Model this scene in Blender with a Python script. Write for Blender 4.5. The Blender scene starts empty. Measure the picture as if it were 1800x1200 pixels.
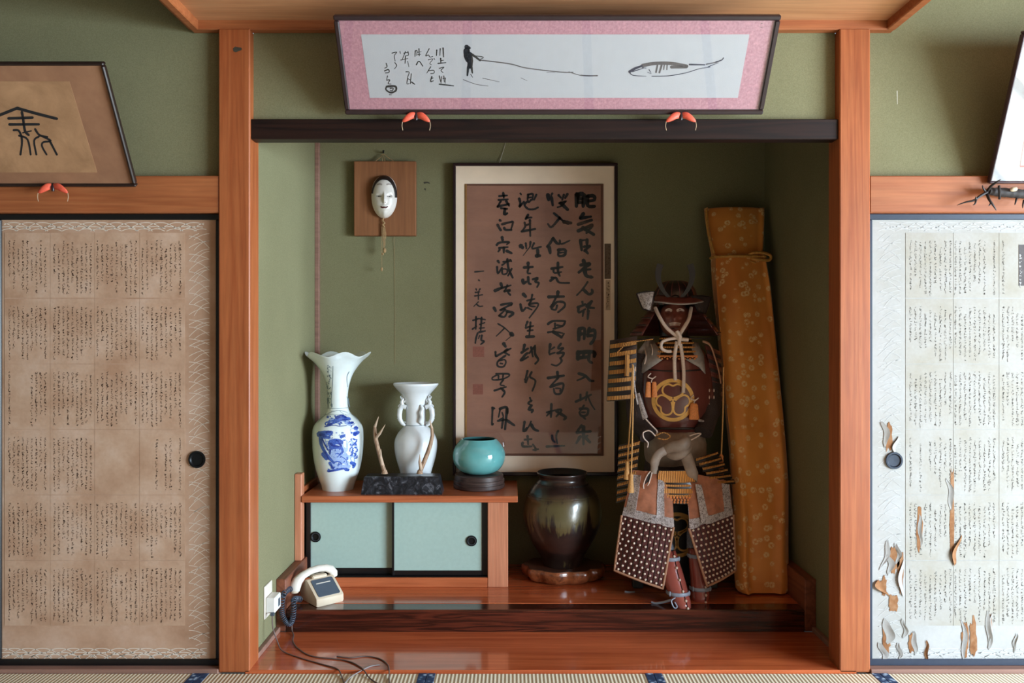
import bpy, bmesh, math, random
from mathutils import Vector, Matrix, noise as mnoise
SC = bpy.context.scene
COL = SC.collection
R = random.Random(7)
PI = math.pi

# ---------------------------------------------------------------- camera, light, exposure
CAM_Y, CAM_Z, FPX = -3.094, 1.306, 1378.7          # focal length in pixels of the 1800x1200 frame
cam_d = bpy.data.cameras.new('camera'); cam_d.sensor_width = 36.0
cam_d.lens = FPX / 1800.0 * 36.0; cam_d.clip_start = 0.05
cam = bpy.data.objects.new('camera', cam_d); COL.objects.link(cam)
cam.location = (0, CAM_Y, CAM_Z); cam.rotation_euler = (PI / 2, 0, 0)
SC.camera = cam

world = bpy.data.worlds.new('world'); SC.world = world; world.use_nodes = True
bg = world.node_tree.nodes['Background']
bg.inputs[0].default_value = (0.62, 0.78, 1.0, 1); bg.inputs[1].default_value = 1.0

WIN = dict(x=5.0, y0=-5.0, y1=-1.15, z0=0.05, z1=2.0)      # garden window in the right wall
def window_light(name, energy, color, aim, at, sx, sy):
    la = bpy.data.lights.new(name, 'AREA'); la.shape = 'RECTANGLE'; la.size = sx; la.size_y = sy
    la.energy = energy; la.color = color
    lo = bpy.data.objects.new(name, la); COL.objects.link(lo); lo.location = at
    z_ = -Vector(aim).normalized(); x_ = Vector((0, 0, 1)).cross(z_).normalized(); y_ = z_.cross(x_)
    lo.rotation_euler = Matrix((x_, y_, z_)).transposed().to_euler()
_wc = (WIN['x'] + 0.14, (WIN['y0'] + WIN['y1']) / 2, (WIN['z0'] + WIN['z1']) / 2)
window_light('sky_daylight', 840, (0.58, 0.80, 1.0), (-1, 0.0, -0.7), (_wc[0] + .35, _wc[1], _wc[2] + .2), 3.7, 1.9)       # sky light slanting down through the window
window_light('garden_daylight', 210, (1.0, 0.94, 0.84), (-1, 0.0, 0.15), _wc, 3.7, 1.9)                                     # light off the garden

vs = SC.view_settings
vs.view_transform = 'Standard'; vs.look = 'None'; vs.gamma = 1.0; vs.use_curve_mapping = False
vs.exposure = 0.40

# ---------------------------------------------------------------- placement helpers
def P(px, py, Y):
    d = (Y - CAM_Y) / FPX
    return Vector(((px - 900) * d, Y, CAM_Z - (py - 600) * d))
def S(Y): return (Y - CAM_Y) / FPX
def on_plane(p0, n, off=0.0):
    n = Vector(n).normalized()
    if n.y > 0: n = -n
    p0 = Vector(p0) + n * off
    c = Vector((0, CAM_Y, CAM_Z))
    def f(px, py):
        d = Vector(((px - 900) / FPX, 1.0, -(py - 600) / FPX))
        return c + d * ((p0 - c).dot(n) / d.dot(n))
    return f

# ---------------------------------------------------------------- mesh helpers
class MB:
    def __init__(self): self.v = []; self.f = []
    def add(self, vs_, fs_):
        o = len(self.v); self.v += [tuple(p) for p in vs_]; self.f += [tuple(i + o for i in f) for f in fs_]; return self
    def box(self, x0, x1, y0, y1, z0, z1, b=0.0, M=None):
        c = Vector(((x0 + x1) / 2, (y0 + y1) / 2, (z0 + z1) / 2)); h = Vector((abs(x1 - x0) / 2, abs(y1 - y0) / 2, abs(z1 - z0) / 2))
        b = min(b, min(h) * 0.9); V = []; ix = {}
        sg = [(sx, sy, sz) for sx in (-1, 1) for sy in (-1, 1) for sz in (-1, 1)]
        if b <= 0:
            for s in sg: ix[s] = len(V); V.append(c + Vector((s[0] * h[0], s[1] * h[1], s[2] * h[2])))
            F = []
            for a in range(3):
                q, r = (a + 1) % 3, (a + 2) % 3
                for s in (-1, 1):
                    idx = []
                    for (u, w) in ((-1, -1), (1, -1), (1, 1), (-1, 1)):
                        k = [0, 0, 0]; k[a] = s; k[q] = u; k[r] = w; idx.append(ix[tuple(k)])
                    F.append(idx if s > 0 else idx[::-1])
        else:
            for s in sg:
                for a in range(3):
                    p = [s[i] * (h[i] - (0 if i == a else b)) for i in range(3)]
                    ix[s, a] = len(V); V.append(c + Vector(p))
            F = []
            for a in range(3):
                q, r = (a + 1) % 3, (a + 2) % 3
                for s in (-1, 1):
                    idx = []
                    for (u, w) in ((-1, -1), (1, -1), (1, 1), (-1, 1)):
                        k = [0, 0, 0]; k[a] = s; k[q] = u; k[r] = w; idx.append(ix[tuple(k), a])
                    F.append(idx if s > 0 else idx[::-1])
                for u in (-1, 1):
                    for w in (-1, 1):
                        k1 = [0, 0, 0]; k1[a] = -1; k1[q] = u; k1[r] = w; k2 = list(k1); k2[a] = 1
                        F.append((ix[tuple(k1), q], ix[tuple(k1), r], ix[tuple(k2), r], ix[tuple(k2), q]))
            for s in sg: F.append((ix[s, 0], ix[s, 1], ix[s, 2]))
        if M is not None: V = [M @ p for p in V]
        return self.add(V, F)
    def tube(self, pts, rad, n=8, caps=True, flat=1.0):
        pts = [Vector(p) for p in pts]; m = len(pts)
        if not isinstance(rad, (list, tuple)): rad = [rad] * m
        V = []; F = []; prev = None
        for i in range(m):
            t = (pts[min(i + 1, m - 1)] - pts[max(i - 1, 0)])
            t = t.normalized() if t.length > 1e-9 else Vector((0, 0, 1))
            if prev is None:
                up = Vector((0, -1, 0)) if abs(t.y) < 0.9 else Vector((1, 0, 0))
                a = up.cross(t).normalized()
            else:
                a = prev - t * prev.dot(t); a = a.normalized() if a.length > 1e-6 else Vector((1, 0, 0))
            prev = a; b = t.cross(a)
            for k in range(n):
                th = 2 * PI * k / n
                V.append(pts[i] + (a * math.cos(th) + b * math.sin(th) * flat) * rad[i])
        for i in range(m - 1):
            for k in range(n):
                k2 = (k + 1) % n
                F.append((i * n + k, i * n + k2, (i + 1) * n + k2, (i + 1) * n + k))
        if caps: F.append(tuple(range(n))[::-1]); F.append(tuple((m - 1) * n + k for k in range(n)))
        return self.add(V, F)
    def lathe(self, cx, cy, prof, n=48, flat=1.0, a0=0.0, a1=2 * PI, warp=None, capb=True, capt=False):
        full = abs(a1 - a0 - 2 * PI) < 1e-6; k = n if full else n + 1; V = []; F = []
        for (z, r) in prof:
            for j in range(k):
                th = a0 + (a1 - a0) * j / n
                p = Vector((cx + r * math.cos(th), cy + r * flat * math.sin(th), z))
                if warp: p = warp(p, th)
                V.append(p)
        for i in range(len(prof) - 1):
            for j in range(n):
                j2 = (j + 1) % k if full else j + 1
                F.append((i * k + j, i * k + j2, (i + 1) * k + j2, (i + 1) * k + j))
        if full and capb: F.append(tuple(range(k))[::-1])
        if full and capt: F.append(tuple((len(prof) - 1) * k + j for j in range(k)))
        return self.add(V, F)
    def grid(self, fn, nu, nv):
        V = [fn(i / nu, j / nv) for j in range(nv + 1) for i in range(nu + 1)]
        F = [(j * (nu + 1) + i, j * (nu + 1) + i + 1, (j + 1) * (nu + 1) + i + 1, (j + 1) * (nu + 1) + i) for j in range(nv) for i in range(nu)]
        return self.add(V, F)
    def slab(self, fn, nu, nv, th):
        """a sheet with real thickness: fn gives the front face, th pushes the back along its normal (away from -Y)"""
        V = [Vector(fn(i / nu, j / nv)) for j in range(nv + 1) for i in range(nu + 1)]
        k = nu + 1; N = []
        for j in range(nv + 1):
            for i in range(k):
                du = V[j * k + min(i + 1, nu)] - V[j * k + max(i - 1, 0)]
                dv = V[min(j + 1, nv) * k + i] - V[max(j - 1, 0) * k + i]
                nn = du.cross(dv); nn = nn.normalized() if nn.length > 1e-12 else Vector((0, 1, 0))
                if nn.y < 0: nn = -nn
                N.append(nn)
        B = [V[i] + N[i] * th for i in range(len(V))]; m = len(V)
        F = []
        for j in range(nv):
            for i in range(nu):
                a, b, c, d = j * k + i, j * k + i + 1, (j + 1) * k + i + 1, (j + 1) * k + i
                F.append((a, b, c, d)); F.append((d + m, c + m, b + m, a + m))
        for i in range(nu):
            F.append((i + 1, i, i + m, i + 1 + m)); e = nv * k + i; F.append((e, e + 1, e + 1 + m, e + m))
        for j in range(nv):
            a = j * k; F.append((a, a + k, a + k + m, a + m)); e = j * k + nu; F.append((e + k, e, e + m, e + k + m))
        return self.add(V + B, F)
    def prism(self, pts, y0, y1):
        """polygon of (x,z) points extruded along Y"""
        n = len(pts); V = [(x, y0, z) for x, z in pts] + [(x, y1, z) for x, z in pts]
        F = [tuple(range(n)), tuple(range(2 * n - 1, n - 1, -1))] + [(i, (i + 1) % n, (i + 1) % n + n, i + n) for i in range(n)]
        return self.add(V, F)
    def sphere(self, c, r, n=10, m=6, sx=1, sy=1, sz=1):
        c = Vector(c); V = [c + Vector((0, 0, r * sz))]; F = []
        for i in range(1, m):
            ph = PI * i / m
            for j in range(n):
                th = 2 * PI * j / n
                V.append(c + Vector((r * sx * math.sin(ph) * math.cos(th), r * sy * math.sin(ph) * math.sin(th), r * sz * math.cos(ph))))
        V.append(c - Vector((0, 0, r * sz))); last = len(V) - 1
        for j in range(n): F.append((0, 1 + j, 1 + (j + 1) % n))
        for i in range(m - 2):
            for j in range(n):
                a = 1 + i * n; F.append((a + j, a + n + j, a + n + (j + 1) % n, a + (j + 1) % n))
        for j in range(n): F.append((last, 1 + (m - 2) * n + (j + 1) % n, 1 + (m - 2) * n + j))
        return self.add(V, F)
    def stroke(self, pts, w, f, taper=0.35, sub=4, jit=0.06, flat_ends=False):
        """a brush stroke: pts in picture units, f maps them onto the surface it is painted on"""
        pts = [Vector((p[0], p[1])) for p in pts]
        if len(pts) > 2:                                  # Catmull-Rom through the points
            q = []
            for i in range(len(pts) - 1):
                p0, p1, p2, p3 = pts[max(i - 1, 0)], pts[i], pts[i + 1], pts[min(i + 2, len(pts) - 1)]
                for s in range(sub):
                    t = s / sub
                    q.append(0.5 * ((2 * p1) + (p2 - p0) * t + (2 * p0 - 5 * p1 + 4 * p2 - p3) * t * t + (3 * p1 - p0 - 3 * p2 + p3) * t ** 3))
            q.append(pts[-1])
        else: q = [pts[0].lerp(pts[1], t / sub) for t in range(sub + 1)]
        m = len(q); L = []; Rr = []
        ws = []
        for i in range(m):
            t = i / (m - 1)
            k = (1 - taper * t) if not flat_ends else 1.0
            ws.append(w * 0.5 * k * (1 + R.uniform(-jit, jit)))
        def tang(i):
            d = q[min(i + 1, m - 1)] - q[max(i - 1, 0)]
            return d.normalized() if d.length > 1e-9 else Vector((1, 0))
        ring_l = []; ring_r = []
        for i in range(m):
            t = tang(i); nn = Vector((-t.y, t.x))
            ring_l.append(q[i] + nn * ws[i]); ring_r.append(q[i] - nn * ws[i])
        poly = []
        if not flat_ends:
            t = tang(0); nn = Vector((-t.y, t.x)); s0 = [q[0] - t * ws[0] * 0.8 + nn * ws[0] * 0.5, q[0] - t * ws[0] * 0.8 - nn * ws[0] * 0.5]
            t = tang(m - 1); nn = Vector((-t.y, t.x)); s1 = [q[-1] + t * ws[-1] * 0.8 + nn * ws[-1] * 0.5, q[-1] + t * ws[-1] * 0.8 - nn * ws[-1] * 0.5]
            ring_l = [s0[0]] + ring_l + [s1[0]]; ring_r = [s0[1]] + ring_r + [s1[1]]
        V = []; F = []
        for a, b in zip(ring_l, ring_r): V += [f(a.x, a.y), f(b.x, b.y)]
        for i in range(len(ring_l) - 1): F.append((2 * i, 2 * i + 1, 2 * i + 3, 2 * i + 2))
        return self.add(V, F)
    def strokes(self, text, w, f, ox=0, oy=0, sc=1.0, ws=1.0, **kw):
        """'x y,x y,.../x y,... (w=NN)' in the units of an enlarged view: divided by sc, moved by ox, oy"""
        for s in text.replace('\n', '/').split('/'):
            s = s.strip()
            if not s: continue
            ww = w
            if '(' in s: s, e = s.split('('); ww = float(e.strip(' )'))
            pts = [tuple(float(c) for c in p.split()) for p in s.strip(' ,').split(',')]
            pts = [(ox + x / sc, oy + y / sc) for x, y in pts]
            self.stroke(pts, ww * ws / sc, f, **kw)
        return self

def build(name, mb, mat, parent=None, smooth=None, recalc=True, solid=0.0):
    me = bpy.data.meshes.new(name); me.from_pydata(mb.v, [], mb.f); me.validate()
    if recalc:
        bm = bmesh.new(); bm.from_mesh(me); bmesh.ops.recalc_face_normals(bm, faces=bm.faces); bm.to_mesh(me); bm.free()
    if smooth is not None:
        me.shade_smooth(); me.set_sharp_from_angle(angle=math.radians(smooth))
    me.materials.append(mat)
    o = bpy.data.objects.new(name, me); COL.objects.link(o)
    if parent is not None: attach(o, parent)
    if solid:
        m = o.modifiers.new('thickness', 'SOLIDIFY'); m.thickness = solid; m.offset = -1
    return o
def attach(o, parent):
    o.parent = parent; o.matrix_parent_inverse = wmat(parent).inverted()
def wmat(o):
    m = Matrix.Translation(o.location)
    return m
def tag(o, label, cat, group=None, kind=None):
    o['label'] = label; o['category'] = cat
    if group: o['group'] = group
    if kind: o['kind'] = kind
    return o
def thing(name, label, cat, loc=(0, 0, 0), group=None, kind=None):
    o = bpy.data.objects.new(name, None); COL.objects.link(o); o.location = loc; o.empty_display_size = 0.1
    return tag(o, label, cat, group, kind)
def stuff(o): o['kind'] = 'stuff'; return o
def struct(name, mb, mat, label, cat, smooth=None):
    return tag(build(name, mb, mat, smooth=smooth), label, cat, kind='structure')
def flat_ink(name, mb, mat, parent): return build(name, mb, mat, parent, recalc=False)

# ---------------------------------------------------------------- materials
def lin(c):
    def g(u):
        u /= 255.0
        return u / 12.92 if u <= 0.04045 else ((u + 0.055) / 1.055) ** 2.4
    return (g(c[0]), g(c[1]), g(c[2]), 1.0)
class NT:
    def __init__(self, name):
        self.m = bpy.data.materials.new(name); self.m.use_nodes = True
        self.t = self.m.node_tree; self.b = self.t.nodes['Principled BSDF']
    def n(self, kind, **kw):
        x = self.t.nodes.new(kind)
        for k, v in kw.items(): setattr(x, k, v)
        return x
    def l(self, a, b): self.t.links.new(a, b)
    def coord(self, scale=(1, 1, 1), rot=(0, 0, 0)):
        c = self.n('ShaderNodeTexCoord'); mp = self.n('ShaderNodeMapping')
        mp.inputs['Scale'].default_value = scale; mp.inputs['Rotation'].default_value = rot
        self.l(c.outputs['Object'], mp.inputs['Vector']); return mp.outputs[0]
    def noise(self, vec, scale, detail=4, rough=0.55, dist=0.0):
        x = self.n('ShaderNodeTexNoise'); x.inputs['Scale'].default_value = scale; x.inputs['Detail'].default_value = detail
        x.inputs['Roughness'].default_value = rough; x.inputs['Distortion'].default_value = dist
        self.l(vec, x.inputs['Vector']); return x.outputs[0]
    def ramp(self, fac, stops):
        x = self.n('ShaderNodeValToRGB'); e = x.color_ramp.elements
        while len(e) < len(stops): e.new(0.5)
        for i, (p, c) in enumerate(stops): e[i].position = p; e[i].color = c
        self.l(fac, x.inputs[0]); return x.outputs[0]
    def mix(self, fac, a, b, mode='MIX'):
        x = self.n('ShaderNodeMix', data_type='RGBA', blend_type=mode)
        for i, v in ((0, fac), (6, a), (7, b)):
            if isinstance(v, (int, float, tuple)): x.inputs[i].default_value = v
            else: self.l(v, x.inputs[i])
        return x.outputs[2]
    def bump(self, h, s, d=0.002):
        x = self.n('ShaderNodeBump'); x.inputs['Strength'].default_value = s; x.inputs['Distance'].default_value = d
        self.l(h, x.inputs['Height']); self.l(x.outputs[0], self.b.inputs['Normal'])
    def set(self, rough=0.5, metal=0.0, coat=0.0, coat_rough=0.1, spec=0.5):
        i = self.b.inputs; i['Roughness'].default_value = rough; i['Metallic'].default_value = metal
        i['Coat Weight'].default_value = coat; i['Coat Roughness'].default_value = coat_rough; i['Specular IOR Level'].default_value = spec
        return self
    def base(self, c):
        if isinstance(c, tuple): self.b.inputs['Base Color'].default_value = c
        else: self.l(c, self.b.inputs['Base Color'])
def plain(name, c, rough=0.6, metal=0.0, coat=0.0, var=0.12, scale=30, bump=0.0, spec=0.5, coat_rough=0.1):
    t = NT(name); c = lin(c); v = t.coord()
    f = t.noise(v, scale, 5)
    d = tuple(x * (1 - var) for x in c[:3]) + (1,); e = tuple(min(1, x * (1 + var)) for x in c[:3]) + (1,)
    t.base(t.ramp(f, [(0.3, d), (0.7, e)])); t.set(rough, metal, coat, coat_rough, spec)
    if bump: t.bump(f, bump)
    return t.m
def wood(name, c_dark, c_light, axis='Z', scale=1.0, rough=0.5, coat=0.0, contrast=1.0, bump=0.15, ring=14.0, coat_rough=0.12, spec=0.4):
    t = NT(name)
    k = {'X': (0.045, 1, 1), 'Y': (1, 0.045, 1), 'Z': (1, 1, 0.045)}[axis]
    v = t.coord(tuple(s * scale for s in k))
    broad = t.noise(v, ring, 3, 0.5, 0.4)
    fine = t.noise(v, ring * 9, 3, 0.6)
    w = t.n('ShaderNodeMath', operation='MULTIPLY'); t.l(broad, w.inputs[0]); w.inputs[1].default_value = 11.0
    s = t.n('ShaderNodeMath', operation='PINGPONG'); t.l(w.outputs[0], s.inputs[0]); s.inputs[1].default_value = 1.0
    cd, cl = lin(c_dark), lin(c_light)
    md = tuple((cd[i] + cl[i]) / 2 for i in range(3)) + (1,)
    a = t.ramp(s.outputs[0], [(0.0, cl), (0.55, md), (1.0, cd)])
    b = t.ramp(fine, [(0.25, (0.72, 0.72, 0.72, 1)), (0.75, (1.18, 1.18, 1.18, 1))])
    c = t.mix(0.75 * contrast, md, a); c = t.mix(0.6, c, b, 'MULTIPLY')
    blot = t.noise(t.coord(), 2.5, 3); c = t.mix(0.5, c, t.ramp(blot, [(0.3, (0.8, 0.78, 0.76, 1)), (0.7, (1.12, 1.1, 1.08, 1))]), 'MULTIPLY')
    t.base(c); t.set(rough, 0, coat, coat_rough, spec); t.bump(fine, bump, 0.001)
    return t.m
def glass_pane(name):
    m = bpy.data.materials.new(name); m.use_nodes = True; nt = m.node_tree; nt.nodes.clear()
    o = nt.nodes.new('ShaderNodeOutputMaterial'); mx = nt.nodes.new('ShaderNodeMixShader')
    tr = nt.nodes.new('ShaderNodeBsdfTransparent'); gl = nt.nodes.new('ShaderNodeBsdfGlossy'); lw = nt.nodes.new('ShaderNodeLayerWeight')
    lw.inputs[0].default_value = .5; gl.inputs['Roughness'].default_value = 0.02
    pw = nt.nodes.new('ShaderNodeMath'); pw.operation = 'POWER'; pw.inputs[1].default_value = 5.0
    ma = nt.nodes.new('ShaderNodeMath'); ma.operation = 'MULTIPLY_ADD'; ma.inputs[1].default_value = .9; ma.inputs[2].default_value = .035
    nt.links.new(lw.outputs['Facing'], pw.inputs[0]); nt.links.new(pw.outputs[0], ma.inputs[0]); nt.links.new(ma.outputs[0], mx.inputs[0])
    nt.links.new(tr.outputs[0], mx.inputs[1]); nt.links.new(gl.outputs[0], mx.inputs[2]); nt.links.new(mx.outputs[0], o.inputs[0])
    return m

M = {}
M['cedar_v'] = wood('cedar post', (139, 65, 31), (179, 105, 61), 'Z', 1.0, 0.45, contrast=0.55)
M['cedar_h'] = wood('cedar rail', (141, 72, 37), (178, 110, 67), 'X', 1.0, 0.5, contrast=0.55)
M['canopy_w'] = wood('ceiling board', (181, 121, 80), (208, 156, 114), 'X', 0.7, 0.5, contrast=0.6)
M['ebony'] = wood('dark lintel', (12, 6, 7), (39, 20, 15), 'X', 1.2, 0.45)
M['rosewood'] = wood('dark striped step', (20, 9, 8), (92, 40, 26), 'X', 1.3, 0.22, 0.6, ring=22)
M['floor_w'] = wood('polished red floor', (160, 70, 38), (212, 112, 66), 'X', 0.8, 0.25, 1.0, contrast=0.7, coat_rough=0.09)
M['cab_w'] = wood('cabinet red wood', (150, 72, 38), (198, 112, 70), 'X', 0.9, 0.4, 0.3, contrast=0.6)
M['cab_v'] = wood('cabinet post wood', (176, 104, 74), (212, 146, 112), 'Z', 0.9, 0.4, 0.2, contrast=0.5)
M['base_w'] = wood('baseboard wood', (96, 52, 36), (150, 90, 66), 'Y', 0.9, 0.45, contrast=0.6)
M['sill_w'] = wood('sill wood', (122, 88, 76), (160, 122, 106), 'X', 0.9, 0.6, contrast=0.5)
M['black_lac'] = plain('black lacquer', (14, 13, 15), 0.35, var=0.1)
M['sky_tint_lac'] = plain('lacquer with painted sky reflection', (44, 54, 70), 0.35, var=0.08)  # blue sky reflection on the right door frame, put into the lacquer colour
t = NT('sage plaster'); v = t.coord(); f = t.noise(v, 260, 3, 0.7); g = t.noise(v, 2.2, 4)
t.base(t.mix(0.6, t.ramp(f, [(0.35, lin((117, 113, 84))), (0.65, lin((132, 128, 97)))]), t.ramp(g, [(0.3, (0.86, 0.86, 0.84, 1)), (0.7, (1.1, 1.1, 1.1, 1))]), 'MULTIPLY'))
t.set(0.9, spec=0.15); t.bump(f, 0.35, 0.001); M['plaster'] = t.m
M['room_wall'] = plain('room plaster', (92, 84, 68), 0.9, scale=4)
M['room_ceil'] = wood('room ceiling', (110, 74, 48), (150, 104, 70), 'X', 0.6, 0.7)
t = NT('tatami'); v = t.coord()
wv = t.n('ShaderNodeTexWave', wave_type='BANDS', bands_direction='X'); wv.inputs['Scale'].default_value = 20.9; wv.inputs['Distortion'].default_value = 0.15
t.l(v, wv.inputs['Vector']); fn = t.noise(t.coord((4, 60, 60)), 6, 3)
t.base(t.mix(0.5, t.ramp(wv.outputs[0], [(0.0, lin((197, 177, 145))), (0.6, lin((229, 218, 193)))]), t.ramp(fn, [(0.3, (0.8, 0.79, 0.76, 1)), (0.7, (1.1, 1.1, 1.1, 1))]), 'MULTIPLY'))
t.set(0.6); t.bump(wv.outputs[0], 0.7, 0.002); M['tatami'] = t.m
t = NT('blue binding cloth'); v = t.coord((1, 1, 1)); vo = t.n('ShaderNodeTexVoronoi'); vo.inputs['Scale'].default_value = 42; t.l(v, vo.inputs['Vector'])
t.base(t.ramp(vo.outputs['Distance'], [(0.15, lin((168, 190, 212))), (0.4, lin((36, 66, 104))), (0.7, lin((24, 44, 78)))])); t.set(0.8); M['heri'] = t.m
M['glass'] = glass_pane('frame glass')
M['ink'] = plain('black ink', (22, 20, 22), 0.8, var=0.2)
M['ink_grey'] = plain('grey wash ink', (82, 76, 76), 0.8, var=0.2)
M['ink_blue'] = plain('blue black ink', (36, 38, 58), 0.8, var=0.2)
# ================================================================ THE SETTING
XL, XR, YB = -1.055, 1.36, 1.13           # inner faces of the alcove
PLX0, PLX1, PRX0, PRX1 = -1.158, -1.0345, 1.2925, 1.4137
RX0, RX1, RY0 = -2.6, 5.0, -6.0           # room
struct('wall_alcove_back', MB().box(XL - .05, XR + .05, YB, YB + .06, 0, 2.6), M['plaster'], 'sage green plaster wall at the back of the alcove', 'wall')
struct('wall_alcove_left', MB().box(XL - .05, XL, .10, YB, 0, 2.4), M['plaster'], 'brightly lit sage green left side wall of the alcove', 'wall')
struct('wall_alcove_right', MB().box(XR, XR + .05, .10, YB, 0, 2.4), M['plaster'], 'shaded sage green right side wall of the alcove', 'wall')
struct('ceiling_alcove', MB().box(XL - .05, XR + .05, .10, YB, 2.4, 2.44), M['room_ceil'], 'dark wooden ceiling hidden inside the alcove', 'ceiling')
struct('wall_upper', MB().box(PLX1, PRX0, .045, .10, 2.18, 2.95), M['plaster'], 'sage green wall strip above the dark alcove lintel', 'wall')
struct('wall_left_upper', MB().box(RX0, PLX0, .045, .10, 1.95, 2.95), M['plaster'], 'dim sage green wall above the left rail and door', 'wall')
struct('wall_right_upper', MB().box(PRX1, RX1, .045, .10, 1.95, 2.95), M['plaster'], 'sage green wall above the right rail and door', 'wall')
struct('wall_left_lower', MB().box(RX0, PLX0, .075, .11, 0, 1.96), M['room_wall'], 'plain wall behind the left sliding door', 'wall')
struct('wall_right_lower', MB().box(PRX1, RX1, .075, .11, 0, 1.96), M['room_wall'], 'plain wall behind the right sliding door', 'wall')
# the rest of the room, with the garden window that lights it
struct('wall_left', MB().box(RX0 - .1, RX0, RY0, .1, 0, 2.95), M['room_wall'], 'plastered left wall of the room, out of view', 'wall')
struct('wall_rear', MB().box(RX0 - .1, RX1 + .1, RY0 - .1, RY0, 0, 2.95), M['room_wall'], 'plastered wall behind the camera, out of view', 'wall')
w = WIN
struct('wall_right', MB().box(RX1, RX1 + .1, RY0, w['y0'], 0, 2.95).box(RX1, RX1 + .1, w['y1'], .1, 0, 2.95)
       .box(RX1, RX1 + .1, w['y0'], w['y1'], 0, w['z0']).box(RX1, RX1 + .1, w['y0'], w['y1'], w['z1'], 2.95), M['room_wall'], 'right wall of the room with a garden window, out of view', 'wall')
wn = thing('window_1', 'tall wooden garden window in the right wall, out of view', 'window', (RX1, (w['y0'] + w['y1']) / 2, w['z0']), kind='structure')
for (a, b, c, d) in ((w['y0'], w['y1'], w['z0'], w['z0'] + .05), (w['y0'], w['y1'], w['z1'] - .05, w['z1']), (w['y0'], w['y0'] + .05, w['z0'], w['z1']), (w['y1'] - .05, w['y1'], w['z0'], w['z1'])):
    build('window_frame', MB().box(RX1 + .01, RX1 + .06, a, b, c, d, .004), M['base_w'], wn)
ym = (w['y0'] + w['y1']) / 2
build('mullion', MB().box(RX1 + .015, RX1 + .055, ym - .03, ym + .03, w['z0'], w['z1'], .004), M['base_w'], wn)
build('crossbar', MB().box(RX1 + .015, RX1 + .05, w['y0'], w['y1'], .88, .93, .004), M['base_w'], wn)
struct('ceiling_room', MB().box(RX0 - .1, RX1 + .1, RY0 - .1, .1, 2.95, 3.0), M['room_ceil'], 'high board ceiling of the room, above the picture', 'ceiling')

# lowered board ceiling over the alcove front
cx0, cx1, cyf = -1.257, 1.497, -1.35
cn = thing('ceiling', 'lowered ceiling of light wooden boards with a trim over the alcove', 'ceiling', (0.12, -.6, 2.54), kind='structure')
n = 5
for i in range(n):
    a = cyf + (.045 - cyf) * i / n; b = cyf + (.045 - cyf) * (i + 1) / n
    build('plank', MB().box(cx0 + .01, cx1 - .01, a + .002, b - .002, 2.574, 2.60, .003), M['canopy_w'], cn)
build('border_trim', MB().box(cx0, cx1, .003, .045, 2.538, 2.61, .004), M['cedar_h'], cn)
build('border_trim', MB().box(cx0 - .02, cx1 + .02, cyf - .04, cyf, 2.538, 2.62, .004), M['cedar_h'], cn)
for s, x in ((-1, cx0), (1, cx1)):
    build('border_trim', MB().box(x - .016, x + .018, cyf, .045, 2.538, 2.62, .004), M['cedar_h'], cn)
    build('outer_bead', MB().box(x + s * .016, x + s * .036, cyf, .045, 2.55, 2.63, .004), M['cedar_h'], cn)
build('upper_panel', MB().box(cx0, cx1, cyf, .045, 2.602, 2.62), M['room_ceil'], cn)

struct('trim_1', MB().box(PLX0, PLX1, 0, .11, 0, 2.54, .004), M['cedar_v'], 'orange cedar pillar left of the alcove', 'pillar')
struct('trim_2', MB().box(PRX0, PRX1, 0, .11, 0, 2.54, .004), M['cedar_v'], 'bright orange cedar pillar right of the alcove', 'pillar')
struct('trim_3', MB().box(PLX1, PRX0, .012, .072, 2.107, 2.187, .003), M['ebony'], 'dark brown lintel beam across the top of the alcove', 'beam')
struct('trim_4', MB().box(RX0, PLX0, .004, .075, 1.815, 1.961, .004), M['cedar_h'], 'brown cedar rail above the left sliding door', 'rail')
struct('trim_5', MB().box(PRX1, RX1, .004, .075, 1.815, 1.961, .004), M['cedar_h'], 'light orange cedar rail above the right sliding door', 'rail')
struct('trim_6', MB().box(RX0, PLX0, -.005, .10, -.02, .014, .003), M['sill_w'], 'greyish wooden sill under the left sliding door', 'sill')
struct('trim_7', MB().box(PRX1, RX1, -.005, .10, -.02, .014, .003), M['sill_w'], 'greyish wooden sill under the right sliding door', 'sill')
struct('trim_8', MB().box(XL, XL + .022, YB - .03, YB, .245, 2.4, .002), M['sill_w'], 'thin brown wooden strip in the left back corner of the alcove', 'trim')
struct('trim_9', MB().box(XL, XL + .02, .11, .41, .01, .032, .002), M['sill_w'], 'low pale strip where the left wall meets the lower board', 'trim')
struct('trim_10', MB().box(XR - .02, XR, .11, .41, .01, .032, .002), M['sill_w'], 'low shaded strip where the right wall meets the lower board', 'trim')
struct('baseboard_left', MB().box(XL, XL + .043, .412, YB, .01, .243, .003), M['base_w'], 'brown baseboard along the left alcove wall behind the telephone', 'baseboard')
struct('baseboard_right', MB().box(XR - .05, XR, .412, YB, .01, .243, .003), M['base_w'], 'dark baseboard along the right alcove wall beside the brocade bag', 'baseboard')

struct('floor_lower', MB().box(XL - .0, XR, 0, .41, -.03, .010, .003), M['floor_w'], 'polished red-brown lower board at the front of the alcove', 'floor')
struct('step', MB().box(XL + .043, XR - .05, .41, .50, .0, .107, .006), M['rosewood'], 'dark striped rosewood step beam below the raised alcove floor', 'step')
struct('floor_upper', MB().box(XL, XR, .50, YB, .0, .107, .001), M['floor_w'], 'polished red-brown raised floor of the alcove', 'floor')

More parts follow.
